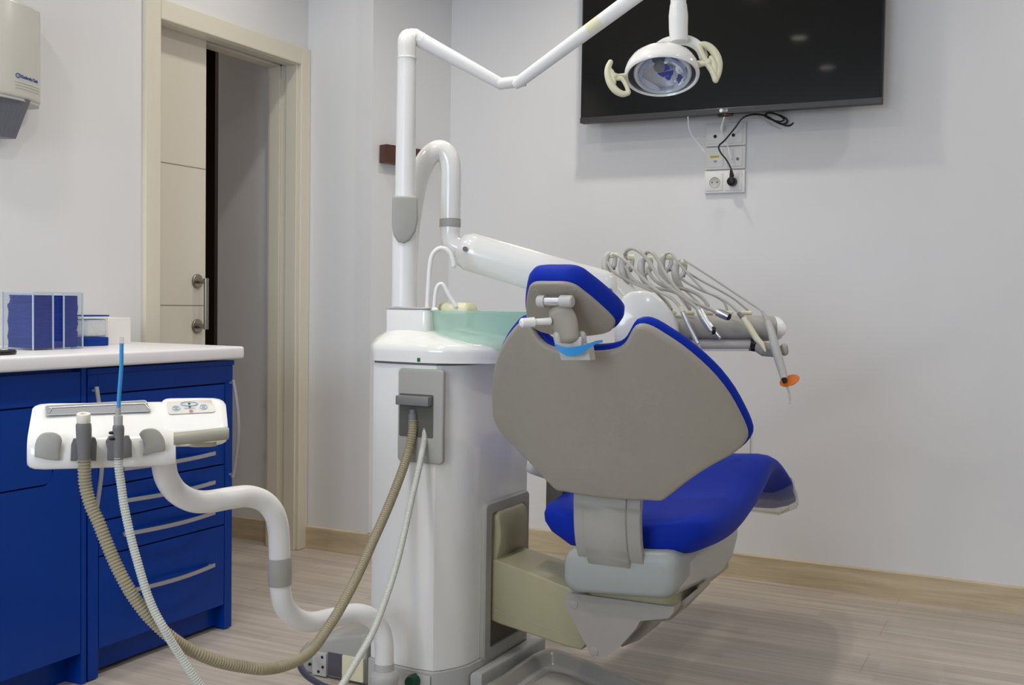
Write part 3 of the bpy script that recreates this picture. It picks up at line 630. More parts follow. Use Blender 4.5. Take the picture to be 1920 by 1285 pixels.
b = B(); loft(b, [ell2(.69*s_, .90*s_, w_) for s_, w_ in ((1, -.006), (.9, -.014), (.75, -.022), (.55, -.029), (.35, -.033), (.02, -.035))], cap=False); obj('reflector', b, M['mirror'], lamp, smooth=60, label='mirror reflector')
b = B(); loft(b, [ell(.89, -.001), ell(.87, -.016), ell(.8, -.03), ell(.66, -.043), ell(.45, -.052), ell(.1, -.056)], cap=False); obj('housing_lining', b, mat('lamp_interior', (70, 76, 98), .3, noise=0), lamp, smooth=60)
b = B(); rg = ell2(.715, .93, -.004); tube(b, rg+[rg[0], rg[1]], .0054, 10, cap=False); obj('inner_ring', b, M['white'], lamp)
b = B(); lathe(b, HP(-.006, .004, -.024), [(.001, .0095), (.0125, .009), (.0135, .007), (.0135, 0), (.010, -.010)], N_, 24); obj('bulb_cap', b, M['bulb'], lamp)
b = B(); loft(b, [ell(.885, .001), ell(.885, .003)]); obj('front_shield', b, M['lens'], lamp)
# yoke
yk = [(1236, 88, 2.66), (1250, 80, 2.66), (1274, 75, 2.63), (1295, 78, 2.62), (1312, 90, 2.61), (1320, 108, 2.60)]
b = B(); w = [P(*q) for q in yk]; c = cr(w, 6); tube(b, c, [.008]*len(c), 14, ry=.013, updir=(0, 0, 1)); tube(b, [P(1283, 90, 2.64), P(1283, 95, 2.64)], .006, 12); obj('yoke', b, M['white'], lamp)
# handles
def Z5(x, y, D): return P(1100+x/6.4, 40+y/6.4, D)
b = B(); w = cr([Z5(x, y, 2.57) for x, y in ((285, 490), (258, 560), (258, 650), (290, 750), (350, 830), (430, 872), (495, 862))], 5)
rr_ = [.0062+.0030*math.sin(PI*i/(len(w)-1)) for i in range(len(w))]; rtube(b, w, rr_, 14)
rtube(b, cr([Z5(x, y, 2.57) for x, y in ((300, 600), (350, 680), (420, 690), (470, 760), (505, 850))], 5), .0052, 12)
rtube(b, [Z5(330, 660, 2.57), Z5(380, 665, 2.575), Z5(460, 655, 2.585)], [.009, .0065, .0065], 12); rtube(b, [Z5(270, 560, 2.57), Z5(320, 660, 2.57), Z5(330, 740, 2.57)], [.005, .0085, .005], 12)
obj('handle', b, M['cream'], lamp, label='cream curved left handle')
b = B(); w = cr([Z5(x, y, 2.585) for x, y in ((1350, 305), (1400, 280), (1480, 315), (1550, 400), (1585, 500), (1580, 610), (1550, 710))], 5)
rr_ = [.0064+.0034*math.sin(PI*i/(len(w)-1)) for i in range(len(w))]; rtube(b, w, rr_, 14)
rtube(b, cr([Z5(x, y, 2.58) for x, y in ((1352, 310), (1390, 400), (1450, 510), (1510, 610), (1545, 705))], 5), [.007]*21, 12)
rtube(b, [Z5(1340, 515, 2.59), Z5(1400, 500, 2.585), Z5(1460, 490, 2.58)], [.0085, .008, .009], 12); rtube(b, [Z5(1490, 440, 2.582), Z5(1530, 520, 2.582), Z5(1545, 620, 2.582)], [.006, .0095, .006], 12)
obj('handle', b, M['cream'], lamp, label='cream curved right handle')

# ================================================================== DELIVERY UNIT (dentist's side)
du = thing('instrument_delivery_unit', 'white overhead arm carrying the grey five-instrument holder right of the headrest', 'instrument unit', (-1.5, 2.5, 1.0115))
b = B(); pxtube(b, [(762, 583, 2.96), (763, 520, 2.96), (766, 450, 2.96), (772, 400, 2.96), (781, 350, 2.96), (793, 312, 2.96), (808, 290, 2.96), (826, 282, 2.96), (840, 294, 2.96), (845, 318, 2.96), (845, 360, 2.96), (844, 412, 2.96)], .0285, n=8, seg=24, rnd=False)
obj('swan_neck_pipe', b, M['white'], du, smooth=60)
b = B(); tube(b, [P(844, 411, 2.96), P(844, 426, 2.96)], .0295, 28); obj('collar', b, M['grey'], du)
b = B(); w = cr([P(844, 426, 2.96), P(844, 442, 2.96), P(848, 457, 2.955), P(862, 466, 2.95), P(880, 470, 2.95)], 5); tube(b, w, .0275, 24); obj('elbow', b, M['white'], du, smooth=60)
# main arm: flattened tube
A0, A1 = P(874, 470, 2.94), P(1135, 547, 2.90); ax = (A1-A0).normalized(); L = (A1-A0).length
b = B(); m_ = 22; pts = []; r1 = []; 
for i in range(m_+1):
    s = i/m_; e_ = .035; x = -e_+(L+2*e_)*s; d0 = (x+e_)/.045; d1 = (L+e_-x)/.045
    k = math.sqrt(max(0.02, 1-max(0, 1-min(d0, d1))**2)); pts.append(A0+ax*x); r1.append((.052+.004*s)*k)
# vertical radius r1, thickness smaller
tube(b, pts, [q*.62 for q in r1], 28, ry=r1, updir=(0, 0, 1)); obj('arm', b, M['white'], du, smooth=60)
for px, py, D in ((872, 467, 2.90), (1143.5, 545.5, 2.862)): obj('arm_screw', lathe(B(), P(px, py, D), [(.0068, -.006), (.0068, .0012)], (CAM-P(px, py, D)), 18), M['greyd'], du)
# head body
bd, zz = Vector((rt.x, rt.y, 0)).normalized(), Vector((0, 0, 1)); fwh = Vector((fw.x, fw.y, 0)).normalized()
# instrument side drifts a little towards the camera at the right
def DU(px, py, d=0): return P(px, py, 2.88+d-(px-1160)/310*.05)
outl = [(1152, 640), (1150, 600), (1160, 575), (1168, 556), (1182, 547), (1206, 545), (1228, 549), (1246, 566), (1262, 587), (1272, 606), (1275, 640), (1275, 655), (1200, 668)]
b = B(); ol = [((x-1200), -(y-600)) for x, y in outl]
slab(b, ol, [(-7, .0), (-2.5, .004), (0, .012), (0, .10), (-3, .115), (-14, .125)], lambda u, v, w: DU(1200+u, 600-v, w-.03)); obj('console_body', b, M['white'], du, smooth=50)
# grey holder bar: rounded section swept to the right
a0, a1 = DU(1248, 617), DU(1462, 617)
def sect(p, sc=1, top=30, bot=24):
    q = []
    for k in range(20):
        a = 2*PI*k/20; c_, s_ = math.cos(a), math.sin(a)
        q.append(p+fwh*(.045+.05*c_)*1+zz*(.036*(abs(s_)**.75)*(1 if s_ > 0 else -1))*sc)
    return q
b = B(); loft(b, [sect(a0.lerp(a1, s), k) for s, k in ((-.01, .8), (0, .95), (.05, 1), (.5, .98), (.9, .96), (.97, .93), (1, .85))]); hb = obj('instrument_holder', b, M['grey'], du, smooth=50, label='grey instrument holder bar')
b = B(); c1 = a1+bd*.012; loft(b, [sect(a1.lerp(c1, s), k) for s, k in ((-.6, .9), (0, .93), (.8, .8), (1.3, .5))]); obj('end_cap', b, M['white'], du, smooth=50)
for px in (1258, 1292, 1328, 1364, 1400):
    p = DU(px, 587, .05); obj('hose_clip', rtube(B(), [p-bd*.010, p+bd*.010], .0058, 10), M['cream'], du)
b = B(); tube(b, [DU(1255, 648, -.0), DU(1407, 648, -.0)], .0150, 20); obj('grip_tube', b, M['clear'], du); b = B(); tube(b, [DU(1240, 648, 0), DU(1409, 648, 0)], .0095, 16); obj('grip_rod', b, M['greyl'], du)
b = B(); tube(b, [DU(1406, 647), DU(1417, 649)], .0155, 20); obj('rubber_joint', b, M['black'], du)
b = B(); rtube(b, [DU(1416, 648, -.0), DU(1432, 655, -.01), DU(1452, 658, -.012)], [.0135, .019, .017], 18); obj('knuckle', b, M['grey'], du)
b = B(); rtube(b, [DU(1470, 652, -.02), DU(1471, 660, -.02)], .0105, 18); obj('knob', b, M['grey'], du)
# whip brackets and their rods
BR = [(1143, 482), (1175, 486), (1210, 489), (1248, 485), (1274, 496)]
for i, (x, y) in enumerate(BR):
    D0 = 2.99-i*.012
    b = B(); w = cr([P(x+2, y-8, D0), P(x-6, y, D0), P(x-8, y+18, D0), P(x-3, y+34, D0), P(x+6, y+46, D0)], 4); n_ = len(w)
    tube(b, w, [.0055+.0045*math.sin(PI*k/(n_-1)) for k in range(n_)], 12, ry=[.006+.005*math.sin(PI*k/(n_-1)) for k in range(n_)])
    rtube(b, [P(x-1, y+26, D0), P(x+9, y+16, D0), P(x+11, y+2, D0)], [.006, .007, .006], 10)
    wb_ = obj('whip_bracket', b, M['greyl'], du)
    b = B(); c0_ = P(x+7, y-3, D0); tube(b, [c0_-bd*.010, c0_+bd*.010], .0078, 18); obj('roller', b, M['cream'], wb_)
    b = B(); tube(b, [P(x+8, y+14, D0), P(x+7, y+24, D0)], .0055, 10); obj('brush', b, M['greyd'], wb_)
    e_ = ((1172, 552), (1205, 562), (1252, 575), (1300, 585), (1340, 590))[i]
    b = B(); rtube(b, [P(x+4, y+42, D0), P(e_[0], e_[1]+6, 2.955)], .0035, 8); obj('whip_rod', b, M['whitem'], wb_)
# instruments with their hoses
def Q(x, y, D): return P(1100+x/3.78, 440+y/3.78, D)
def hosept(pts, d0, d1): n = len(pts)-1; return [Q(x, y, d0+(d1-d0)*i/n) for i, (x, y) in enumerate(pts)]
inst = [
 ('air_water_syringe', 'slim steel handpiece with pointed tip, leftmost on the instrument bar', [(190, 140), (240, 160), (300, 208), (400, 310), (500, 395), (600, 450), (650, 500), (672, 530)], [(150, 200), (195, 268), (300, 330), (400, 372), (500, 420), (570, 480), (600, 530)], .0042),
 ('motor_handpiece', 'thick steel motor handpiece with a short drive pin, second from left on the bar', [(270, 140), (290, 110), (330, 100), (380, 125), (440, 190), (500, 285), (560, 350), (650, 420), (740, 490), (795, 535)], [(280, 230), (320, 310), (400, 360), (480, 378), (600, 400), (680, 440), (730, 525)], .0050),
 ('turbine_connector', 'empty steel turbine coupling pointing right, third from left on the bar', [(410, 150), (430, 125), (465, 130), (510, 190), (550, 265), (600, 335), (660, 410), (740, 470), (840, 515), (925, 550)], [(430, 240), (470, 310), (560, 370), (680, 385), (770, 415), (830, 460), (860, 505)], .0050),
 ('scaler_handpiece', 'cream scaler handpiece with conical tip, second from right on the bar', [(560, 138), (600, 135), (650, 200), (740, 300), (840, 400), (930, 440), (1010, 490), (1100, 575)], [(590, 235), (680, 320), (800, 390), (900, 430), (970, 475), (995, 530)], .0034),
 ('curing_light', 'grey curing light with orange disc shield, rightmost on the bar', [(690, 178), (760, 225), (900, 315), (1050, 415), (1180, 500), (1250, 550), (1278, 595)], [(700, 258), (800, 320), (950, 400), (1050, 460), (1140, 535)], .0028)]
IT = []
for i, (nm, lb, h1, h2, r) in enumerate(inst):
    dB = 2.98-.012*i; t = thing(nm, lb, 'handpiece', Q(*h1[-1], 2.80)); IT.append(t)
    b = B(); rtube(b, cr(hosept(h1, dB, 2.82), 6), r, 10); rtube(b, cr(hosept(h2, dB, 2.91), 6), r, 10)
    obj('hose', b, M['ghose'], t)
def inst_body(t, name, m, pts, D0, D1, **k):
    """pts: (x, y, radius)"""
    n = len(pts)-1; b = B(); tube(b, [Q(x, y, D0+(D1-D0)*i/n) for i, (x, y, _) in enumerate(pts)], [r for *_, r in pts], 18); return obj(name, b, m, t, smooth=50, **k)
inst_body(IT[0], 'collar', M['cream'], [(668, 512, .0062), (682, 550, .0066)], 2.82, 2.815)
inst_body(IT[0], 'handpiece', M['satin'], [(682, 550, .0062), (720, 640, .0064), (765, 730, .0060), (790, 775, .0052)], 2.815, 2.79)
inst_body(IT[0], 'tip', M['greyl'], [(790, 775, .0048), (808, 815, .0025), (815, 830, .001)], 2.79, 2.785)
inst_body(IT[1], 'collar', M['greyl'], [(780, 515, .0062), (802, 545, .0080)], 2.82, 2.815)
inst_body(IT[1], 'motor', M['satin'], [(800, 540, .0095), (820, 575, .0105), (850, 625, .0112), (885, 680, .0115), (905, 690, .0100)], 2.81, 2.785)
inst_body(IT[1], 'seal_ring', M['black'], [(890, 682, .0108), (915, 682, .0090)], 2.785, 2.783)
inst_body(IT[1], 'drive_pin', M['chrome'], [(905, 680, .0052), (930, 715, .0050), (945, 735, .0042)], 2.783, 2.775)
inst_body(IT[2], 'collar', M['greyl'], [(900, 538, .0065), (930, 548, .0085)], 2.82, 2.815)
inst_body(IT[2], 'coupling', M['satin'], [(925, 550, .0100), (960, 565, .0112), (1005, 584, .0105)], 2.81, 2.795, label='steel coupling')
inst_body(IT[2], 'coupling_mouth', M['dark'], [(1003, 583, .0086), (1011, 586, .0086)], 2.7945, 2.792)
inst_body(IT[3], 'collar', M['greyd'], [(1075, 555, .0052), (1110, 595, .0070)], 2.82, 2.815)
inst_body(IT[3], 'handpiece', M['cream'], [(1108, 590, .0078), (1150, 650, .0082), (1205, 740, .0085), (1240, 775, .0072), (1268, 830, .0022)], 2.81, 2.78)
inst_body(IT[4], 'collar', M['ghose'], [(1245, 545, .0038), (1285, 620, .0075)], 2.82, 2.81)
inst_body(IT[4], 'body', M['greyl'], [(1285, 615, .0088), (1310, 690, .0100), (1330, 775, .0112), (1360, 880, .0118), (1390, 980, .0105), (1400, 1025, .0090)], 2.81, 2.755)
b = B(); dn = (Q(1425, 1060, 2.75)-Q(1390, 960, 2.76)).normalized(); dc_ = Q(1438, 1036, 2.752); n_ = (zz*.95+(CAM-dc_).normalized()*.42-bd*.40).normalized()
lathe(b, dc_, [(.0255, -.001), (.0262, 0), (.0255, .001)], n_, 36); obj('shield', b, M['orange'], IT[4], label='orange disc shield')
inst_body(IT[4], 'nozzle', M['dark'], [(1395, 1010, .0065), (1412, 1062, .0060), (1418, 1072, .0055)], 2.755, 2.75)
inst_body(IT[4], 'light_guide', M['cleart'], [(1420, 1075, .0032), (1434, 1120, .0032), (1440, 1165, .0032), (1438, 1205, .0030)], 2.75, 2.745)

# ================================================================== ASSISTANT'S UNIT
au = thing('assistant_unit', 'white assistant tray on a bent white pipe in front of the blue cabinets', 'assistant unit', P(720, 1284, 2.66))
pp_ = [(306, 838, 2.12), (307, 868, 2.13), (313, 897, 2.15), (331, 923, 2.18), (360, 939, 2.21), (391, 941, 2.24), (433, 934, 2.28), (466, 931, 2.32), (494, 940, 2.35), (513, 961, 2.37), (522, 992, 2.39), (524, 1034, 2.41), (525, 1082, 2.43), (527, 1115, 2.44), (535, 1140, 2.46), (554, 1159, 2.49), (582, 1167, 2.53), (623, 1159, 2.58), (657, 1151, 2.62), (680, 1152, 2.64), (700, 1162, 2.66), (714, 1181, 2.67), (720, 1208, 2.67), (720.5, 1245, 2.67)]
b = B(); pxtube(b, pp_, .0237, n=5, seg=24, rnd=False); obj('bent_pipe', b, M['whitem'], au, smooth=60)
b = B(); tube(b, [P(524.6, 1047, 2.415), P(524.8, 1052, 2.415), P(525, 1072, 2.42), P(525.2, 1092, 2.43), P(525.5, 1098, 2.43)], [.0255, .0265, .0272, .0265, .0255], 28); obj('sleeve', b, M['grey'], au)
b = B(); p0 = P(720.5, 1243, 2.67); lathe(b, p0, [(.0245, 0), (.0250, -.018), (.0340, -.024), (.0372, -.032), (.0370, -.042), (.0345, -.048), (.0345, -.075), (.04, -.08), (.04, -.0895)], seg=32); o = obj('pipe_socket', b, M['greyl'], au, smooth=50)
# tray in its own frame
TO, TE = P(62, 765, 2.06), P(412, 750, 2.17); t1 = Vector((TE.x-TO.x, TE.y-TO.y, 0)); TL = t1.length; t1.normalize(); t2 = Vector((-t1.y, t1.x, 0))      # t2 away from camera
if t2.dot(fw) < 0: t2 = -t2
TZ = TO.z
def TP(u, v, w): return Vector((TO.x, TO.y, TZ))+t1*u+t2*v+zz*w
kx = TL/350
def sec(u, prof, dy=0, dz=0, sc=1, cv=-.045, cw=-.05):
    return [TP(u, cv+(v-cv)*sc+dy, cw+(w-cw)*sc+dz) for v, w in prof]
# section: (away, up): back top, sloping deck, rounded shoulder, vertical front, bottom
pl_ = cr([(.03, .0), (.02, .006), (-.02, -.012), (-.06, -.032), (-.085, -.046), (-.098, -.062), (-.102, -.085), (-.099, -.100), (-.085, -.106), (-.02, -.10), (.03, -.085), (.038, -.05), (.036, -.015), (.03, .0)], 3)[:-1]
b = B(); us = [(-.002, .86), (.003, .93), (.012, .98), (.03, 1), (.10, 1), (.20, 1), (.255, 1), (.272, .985), (.283, .95)]
loft(b, [sec(u*TL/.40 if False else u*TL/.378, pl_, dy=-.006*math.sin(PI*min(1, u/.29)) , sc=s) for u, s in us]); obj('tray_body', b, M['white'], au, smooth=50)
pr_ = cr([(.03, .008), (.015, .012), (-.03, -.012), (-.062, -.030), (-.078, -.042), (-.084, -.06), (-.078, -.072), (-.03, -.075), (.02, -.066), (.036, -.045), (.036, -.012), (.03, .008)], 3)[:-1]
b = B(); loft(b, [sec(u*TL/.378, pr_, sc=s, cv=-.03, cw=-.03) for u, s in ((.256, .84), (.260, .93), (.266, .98), (.276, 1), (.34, 1), (.366, .985), (.378, .94), (.386, .86), (.391, .72))]); obj('control_housing', b, M['white'], au, smooth=50)
# control panel film, sunk tray, handle, pads
def deck(u, v): # height on the sloping deck for profile pr_/pl_
    return -.012-(-.02-v)*.5
def dk(px, py, lift=.001):
    """point on the sloping deck plane seen at a pixel"""
    n = Vector((0, 0, 1))*1.0+t2*(-.52); n.normalize(); o = TP(0, -.03, -.0155)+n*lift; d = ray(px, py); s = (o-CAM).dot(n)/d.dot(n); return CAM+d*s
def dkslab(px_poly, l0, l1): 
    b = B(); lo = [dk(x, y, l0) for x, y in px_poly]; hi = [dk(x, y, l1) for x, y in px_poly]; loft(b, [lo, hi]); return b
def Z7(x, y): return (30+x/4.465, 700+y/4.465)
def rpoly(q, r=.12, n=3):
    out = []; m = len(q)
    for i in range(m):
        a, c, d = Vector(q[i-1]), Vector(q[i]), Vector(q[(i+1) % m]); p0 = c.lerp(a, r if (a-c).length < (d-c).length*1.5 else r*.3); p1 = c.lerp(d, r if (d-c).length < (a-c).length*1.5 else r*.3)
        for k in range(n+1): s = k/n; out.append(tuple(p0*(1-s)**2+c*2*s*(1-s)+p1*s*s))
    return out
obj('control_panel', dkslab(rpoly([Z7(1255, 238), Z7(1640, 222), Z7(1670, 325), Z7(1278, 345)], .2), -.001, .0050), M['panelg'], au, label='pale control panel')
b = B()
for x, y, r in ((1340, 292, 30), (1570, 280, 30)):
    w = [dk(*Z7(x+r*math.cos(2*PI*k/16), y+r*.62*math.sin(2*PI*k/16)), .0065) for k in range(17)]; tube(b, w, .0008, 6)
    for q in (-8, 0, 8): tube(b, [dk(*Z7(x-12, y+q), .0065), dk(*Z7(x+12, y+q), .0065)], .0009, 6)
w = [dk(*Z7(1450+72*math.cos(2*PI*k/20), 255+16*math.sin(2*PI*k/20)), .0065) for k in range(21)]; tube(b, w, .0010, 6)
tube(b, [dk(*Z7(1410, 292), .0065), dk(*Z7(1500, 290), .0065)], .0007, 6)
obj('panel_symbols', b, M['inkl'], au)
b = B(); 
for x, y in ((1450, 255), (1455, 283)): tube(b, [dk(*Z7(x-9, y), .0068), dk(*Z7(x+9, y), .0068)], .0013, 6)
obj('panel_display', b, M['dark'], au); b = B(); w = [dk(*Z7(1466+12*math.cos(2*PI*k/12), 316+8*math.sin(2*PI*k/12)), .0065) for k in range(13)]; tube(b, w, .0009, 6); obj('red_symbol', b, M['inkr'], au)
q = rpoly([Z7(245, 275), Z7(1085, 228), Z7(1130, 318), Z7(250, 352)], .1)
obj('tray_recess', dkslab(q, -.004, .0052), mat('tray_recess_grey', (150, 150, 152), .3, noise=.02), au)
b = B(); w = [dk(x, y, .0050) for x, y in q]; tube(b, w+[w[0]], .0010, 8, cap=False); obj('recess_rim', b, M['greyl'], au)
b = B(); w = [dk(*Z7(x, y), .006) for x, y in ((275, 335), (300, 300), (340, 288), (1040, 255), (1080, 262), (1115, 300))]; tube(b, cr(w, 3), .0013, 8); obj('recess_wire', b, M['satin'], au)
b = B(); h0 = P(334, 823, 2.005); h1 = P(429, 813, 2.035); tube(b, [h0-t1*.008, h0, h1-t1*.003, h1], [.0118, .0120, .0120, .0105], 20); h2 = P(355, 832, 2.06); slab(b, rrect(0, -.02, .05, .02, .015), [(0, -.005), (0, .004)], frame(h2, t1, t2, zz)); obj('grip_handle', b, mat('greige_grip', (158, 154, 138), .4, noise=.02), au)
# front holders: two plain grey pads, two forks
def FZ(px, py, d=0):   # point on the vertical front of the tray
    o = TP(0, -.1045, 0)-t2*d; r_ = ray(px, py); s = (o-CAM).dot(t2)/r_.dot(t2); return CAM+r_*s
def fpad(name, pts, d0, d1, m, rnd=.004, curve=0):
    c = [sum(p[0] for p in pts)/len(pts), sum(p[1] for p in pts)/len(pts)]; b = B()
    def shr(s): return [(c[0]+(x-c[0])*s, c[1]+(y-c[1])*s) for x, y in pts]
    loft(b, [[FZ(x, y, d) for x, y in shr(s)] for s, d in ((1, d0), (1, d1-rnd), (.97, d1-rnd*.3), (.9, d1))]); return obj(name, b, m, au, smooth=50)
def z7(l): return [Z7(x, y) for x, y in l]
fpad('holder_pad', z7(cr([(155, 700), (158, 610), (180, 540), (230, 500), (310, 495), (365, 520), (385, 565), (370, 620), (360, 680), (358, 730), (250, 722)], 3)), -.004, .010, M['grey'])
fpad('holder_pad', z7(cr([(1030, 510), (1060, 475), (1130, 460), (1190, 480), (1235, 540), (1250, 610), (1240, 650), (1150, 668), (1065, 690), (1078, 640), (1070, 580), (1045, 540)], 3)), -.004, .010, M['grey'])
for q in ([(455, 735), (460, 600), (480, 545), (520, 540), (530, 600), (530, 735)], [(612, 735), (612, 590), (640, 530), (665, 540), (678, 580), (672, 735)], [(762, 730), (765, 640), (750, 570), (775, 525), (815, 515), (830, 590), (830, 735)], [(893, 715), (895, 560), (910, 520), (945, 520), (968, 570), (972, 700)]):
    fpad('holder_fork', z7(q), -.004, .022, M['greyd'], .006)
# suction hoses: held by the tray, plugged into the column
sh1 = thing('suction_hose', 'thick tan corrugated suction hose with white-tipped grey handle', 'hose', P(500, 1250, 1.98), )
tanp = [(158, 862, 1.965), (160, 909, 1.97), (171, 950, 1.97), (184, 978, 1.97), (199, 1016, 1.97), (215, 1054, 1.97), (232, 1088, 1.97), (249, 1117, 1.975), (270, 1146, 1.98), (294, 1172, 1.99), (320, 1195, 2.0), (347, 1214, 2.02), (380, 1230, 2.04), (416, 1243, 2.07), (450, 1250, 2.10), (485, 1255, 2.13), (510, 1254, 2.17), (533, 1249, 2.2), (556, 1240, 2.24), (575, 1228, 2.28), (592, 1211, 2.32), (612, 1182, 2.36), (634, 1148, 2.40), (652, 1115, 2.44), (668, 1084, 2.48), (684, 1050, 2.52), (699, 1016, 2.56), (714, 983, 2.60), (730, 946, 2.64), (745, 908, 2.68), (757, 875, 2.71), (767, 842, 2.735), (773, 812, 2.74), (774.5, 788, 2.745)]
b = B(); pxtube(b, tanp, .0113, n=4, seg=14, rib=(.0062, .0012)); obj('corrugated_hose', b, M['tan'], sh1, smooth=20)
def AQ(x, y, D): return P(100+x/8.03, 740+y/8.03, D)
b = B(); w = [AQ(455, 435, 1.955), AQ(455, 460, 1.955), AQ(458, 520, 1.957), AQ(462, 680, 1.96), AQ(462, 850, 1.963), AQ(465, 1020, 1.966)]; tube(b, w, [.0125, .0135, .0137, .0132, .0112, .0105], 22); obj('handle', b, M['greyd'], sh1)
b = B(); ax_ = (AQ(455, 330, 1.955)-AQ(455, 440, 1.955)).normalized(); c_ = AQ(455, 418, 1.955); lathe(b, c_, [(.0118, 0), (.0122, .001), (.0122, .0150), (.0112, .0165), (.006, .0165), (.0052, .012), (.001, .0118)], ax_+(CAM-c_).normalized()*.25, 26); obj('tip_ring', b, M['cream'] if False else mat('ivory_plastic', (232, 226, 212), .35, noise=0), sh1, label='ivory ring tip')
sh2 = thing('saliva_ejector_hose', 'thin pale grey hose with upright blue saliva ejector tip', 'hose', P(400, 1330, 1.98))
wp = [(222, 858, 1.965), (223, 880, 1.967), (227, 909, 1.97), (232, 945, 1.97), (239, 980, 1.97), (247, 1015, 1.97), (256, 1048, 1.97), (266, 1083, 1.97), (277, 1117, 1.97), (290, 1148, 1.97), (305, 1175, 1.97), (322, 1205, 1.98), (340, 1233, 1.99), (367, 1275, 2.0), (400, 1312, 2.02), (440, 1340, 2.06), (490, 1352, 2.12), (550, 1348, 2.18), (600, 1325, 2.24), (632, 1298, 2.28), (652, 1268, 2.32), (672, 1234, 2.36), (697, 1190, 2.41), (718, 1138, 2.46), (741, 1068, 2.52), (758, 1000, 2.58), (771, 940, 2.63), (784, 885, 2.68), (791, 850, 2.71), (796, 822, 2.735), (799, 790, 2.745)]
b = B(); pxtube(b, wp, .0078, n=4, seg=12, rib=(.0050, .0006)); obj('corrugated_hose', b, M['whose'], sh2, smooth=20)
b = B(); w = [AQ(978, 460, 1.955), AQ(978, 480, 1.955), AQ(980, 520, 1.957), AQ(985, 680, 1.96), AQ(984, 850, 1.963), AQ(980, 975, 1.966)]; tube(b, w, [.0085, .0098, .0105, .0092, .0085, .0082], 20); obj('handle', b, M['greyd'], sh2)
b = B(); w = [AQ(975, 200, 1.955), AQ(976, 310, 1.955), AQ(976, 318, 1.955), AQ(976, 330, 1.955), AQ(977, 465, 1.955)]; tube(b, w, [.0047, .0050, .0078, .0082, .0080], 18); obj('tip_holder', b, M['grey'], sh2)
b = B(); tube(b, [P(222.5, 766, 1.955), P(223, 745, 1.955), P(225.5, 715, 1.955), P(227.5, 690, 1.955), P(228, 644, 1.955)], .0037, 12); obj('ejector_tube', b, M['cyanblue'], sh2, label='blue plastic tube')
b = B(); tube(b, [P(228, 646, 1.955), P(228, 640, 1.955), P(228.5, 632, 1.955)], [.0040, .0043, .0038], 12); obj('ejector_cap', b, M['cleart'], sh2)
b = B(); 
for x, y in ((885, 578), (893, 668)): c_ = AQ(x, y, 1.952); rtube(b, [c_-t1*.003, c_+t1*.004], .003, 10)
obj('switch', b, M['black'], sh2)

# ================================================================== DENTAL CHAIR
XC = -.925
chair = thing('dental_chair', 'royal blue dental chair with grey backrest shell seen from behind', 'dental chair', (-1.0, 2.6, 0))
th = math.radians(24); cc_ = 1.05
def BR_(u, v, w):
    T_ = Vector((0, -math.sin(th), math.cos(th))); N2 = Vector((0, math.cos(th), math.sin(th)))
    return Vector((XC, 2.324, .571))+Vector((u, 0, 0))+T_*v+N2*(cc_*u*u+w)
half = [(0, .004), (.10, .001), (.131, -.002), (.150, .010), (.175, .030), (.207, .054), (.245, .076), (.285, .094), (.307, .109), (.320, .130), (.319, .155), (.309, .195), (.294, .243), (.272, .293), (.245, .338), (.212, .382), (.182, .413), (.160, .433), (.142, .442), (.126, .440), (.114, .424), (.102, .405), (.086, .392), (.060, .385), (.03, .383)]
outl = half+[(0, .3825)]+[(-u, v) for u, v in half[:0:-1]]; outl = [tuple(p) for p in cr(outl+[outl[0]], 2)[:-1]]
b = B(); slab(b, outl, rprof(0, .022, .010, 4), BR_, cuts=[(0, .02), (1, .08)]); obj('backrest_shell', b, M['shell'], chair, smooth=50)
b = B(); slab(b, outl, [(-.01, .018), (-.001, .020), (.0045, .025), (.006, .033), (.003, .043), (-.004, .052), (-.02, .060), (-.045, .064)], BR_, cuts=[(0, .02), (1, .08)]); obj('backrest_pad', b, M['vinyl'], chair, smooth=60)
# headrest
XH = -.947; hth = math.radians(45)
def HR(u, v, w, c=2.0):
    T_ = Vector((0, -math.sin(hth), math.cos(hth))); N2 = Vector((0, math.cos(hth), math.sin(hth)))
    return Vector((XH, 2.14, .975))+Vector((u, 0, 0))+T_*v+N2*(c*u*u+w)
hh = [(0, -.028), (.05, -.029), (.08, -.028), (.096, -.020), (.104, -.004), (.100, .018), (.090, .045), (.077, .075), (.064, .100), (.053, .118), (.038, .129), (.02, .133)]
ho = hh+[(0, .1335)]+[(-u, v) for u, v in hh[:0:-1]]; ho = [tuple(p) for p in cr(ho+[ho[0]], 3)[:-1]]
b = B(); slab(b, ho, rprof(0, .012, .005, 3), HR, cuts=[(0, .015), (1, .04)]); hp_ = obj('headrest_plate', b, M['shell'], chair, smooth=50)
b = B(); slab(b, ho, [(-.008, .009), (.001, .012), (.008, .020), (.011, .034), (.008, .050), (-.002, .062), (-.018, .070), (-.04, .073)], HR, cuts=[(0, .015), (1, .04)]); obj('headrest_pad', b, M['vinyl'], chair, smooth=60)
def HS(px, py, lift=0):       # point on headrest plate plane
    n = -Vector((0, math.cos(hth), math.sin(hth))); o = HR(0, .05, 0)+n*lift; d = ray(px, py); s = (o-CAM).dot(n)/d.dot(n); return CAM+d*s
def Z1(x, y): return (900+x/5.84, 480+y/5.84)
nH = -Vector((0, math.cos(hth), math.sin(hth)))
b = B()
for u, v in ((-.078, .098-.0), (.03-.0, .112), (-.078, -.01), (.078, -.008)):
    pass
for x, y in ((605, 395), (1018, 393), (712, 785), (1308, 792)):
    c_ = HS(*Z1(x, y), .0); 
    u = c_.x-XH; n2 = nH; p = c_-n2*(2.0*u*u); lathe(b, HR(u, (c_-HR(u, 0, 0)).dot(Vector((0, -math.sin(hth), math.cos(hth)))), 0), [(.0042, -.002), (.0042, .0008), (.0025, .0008), (.0025, -.0004)], nH, 18)
obj('screws', b, M['grey'], hp_)
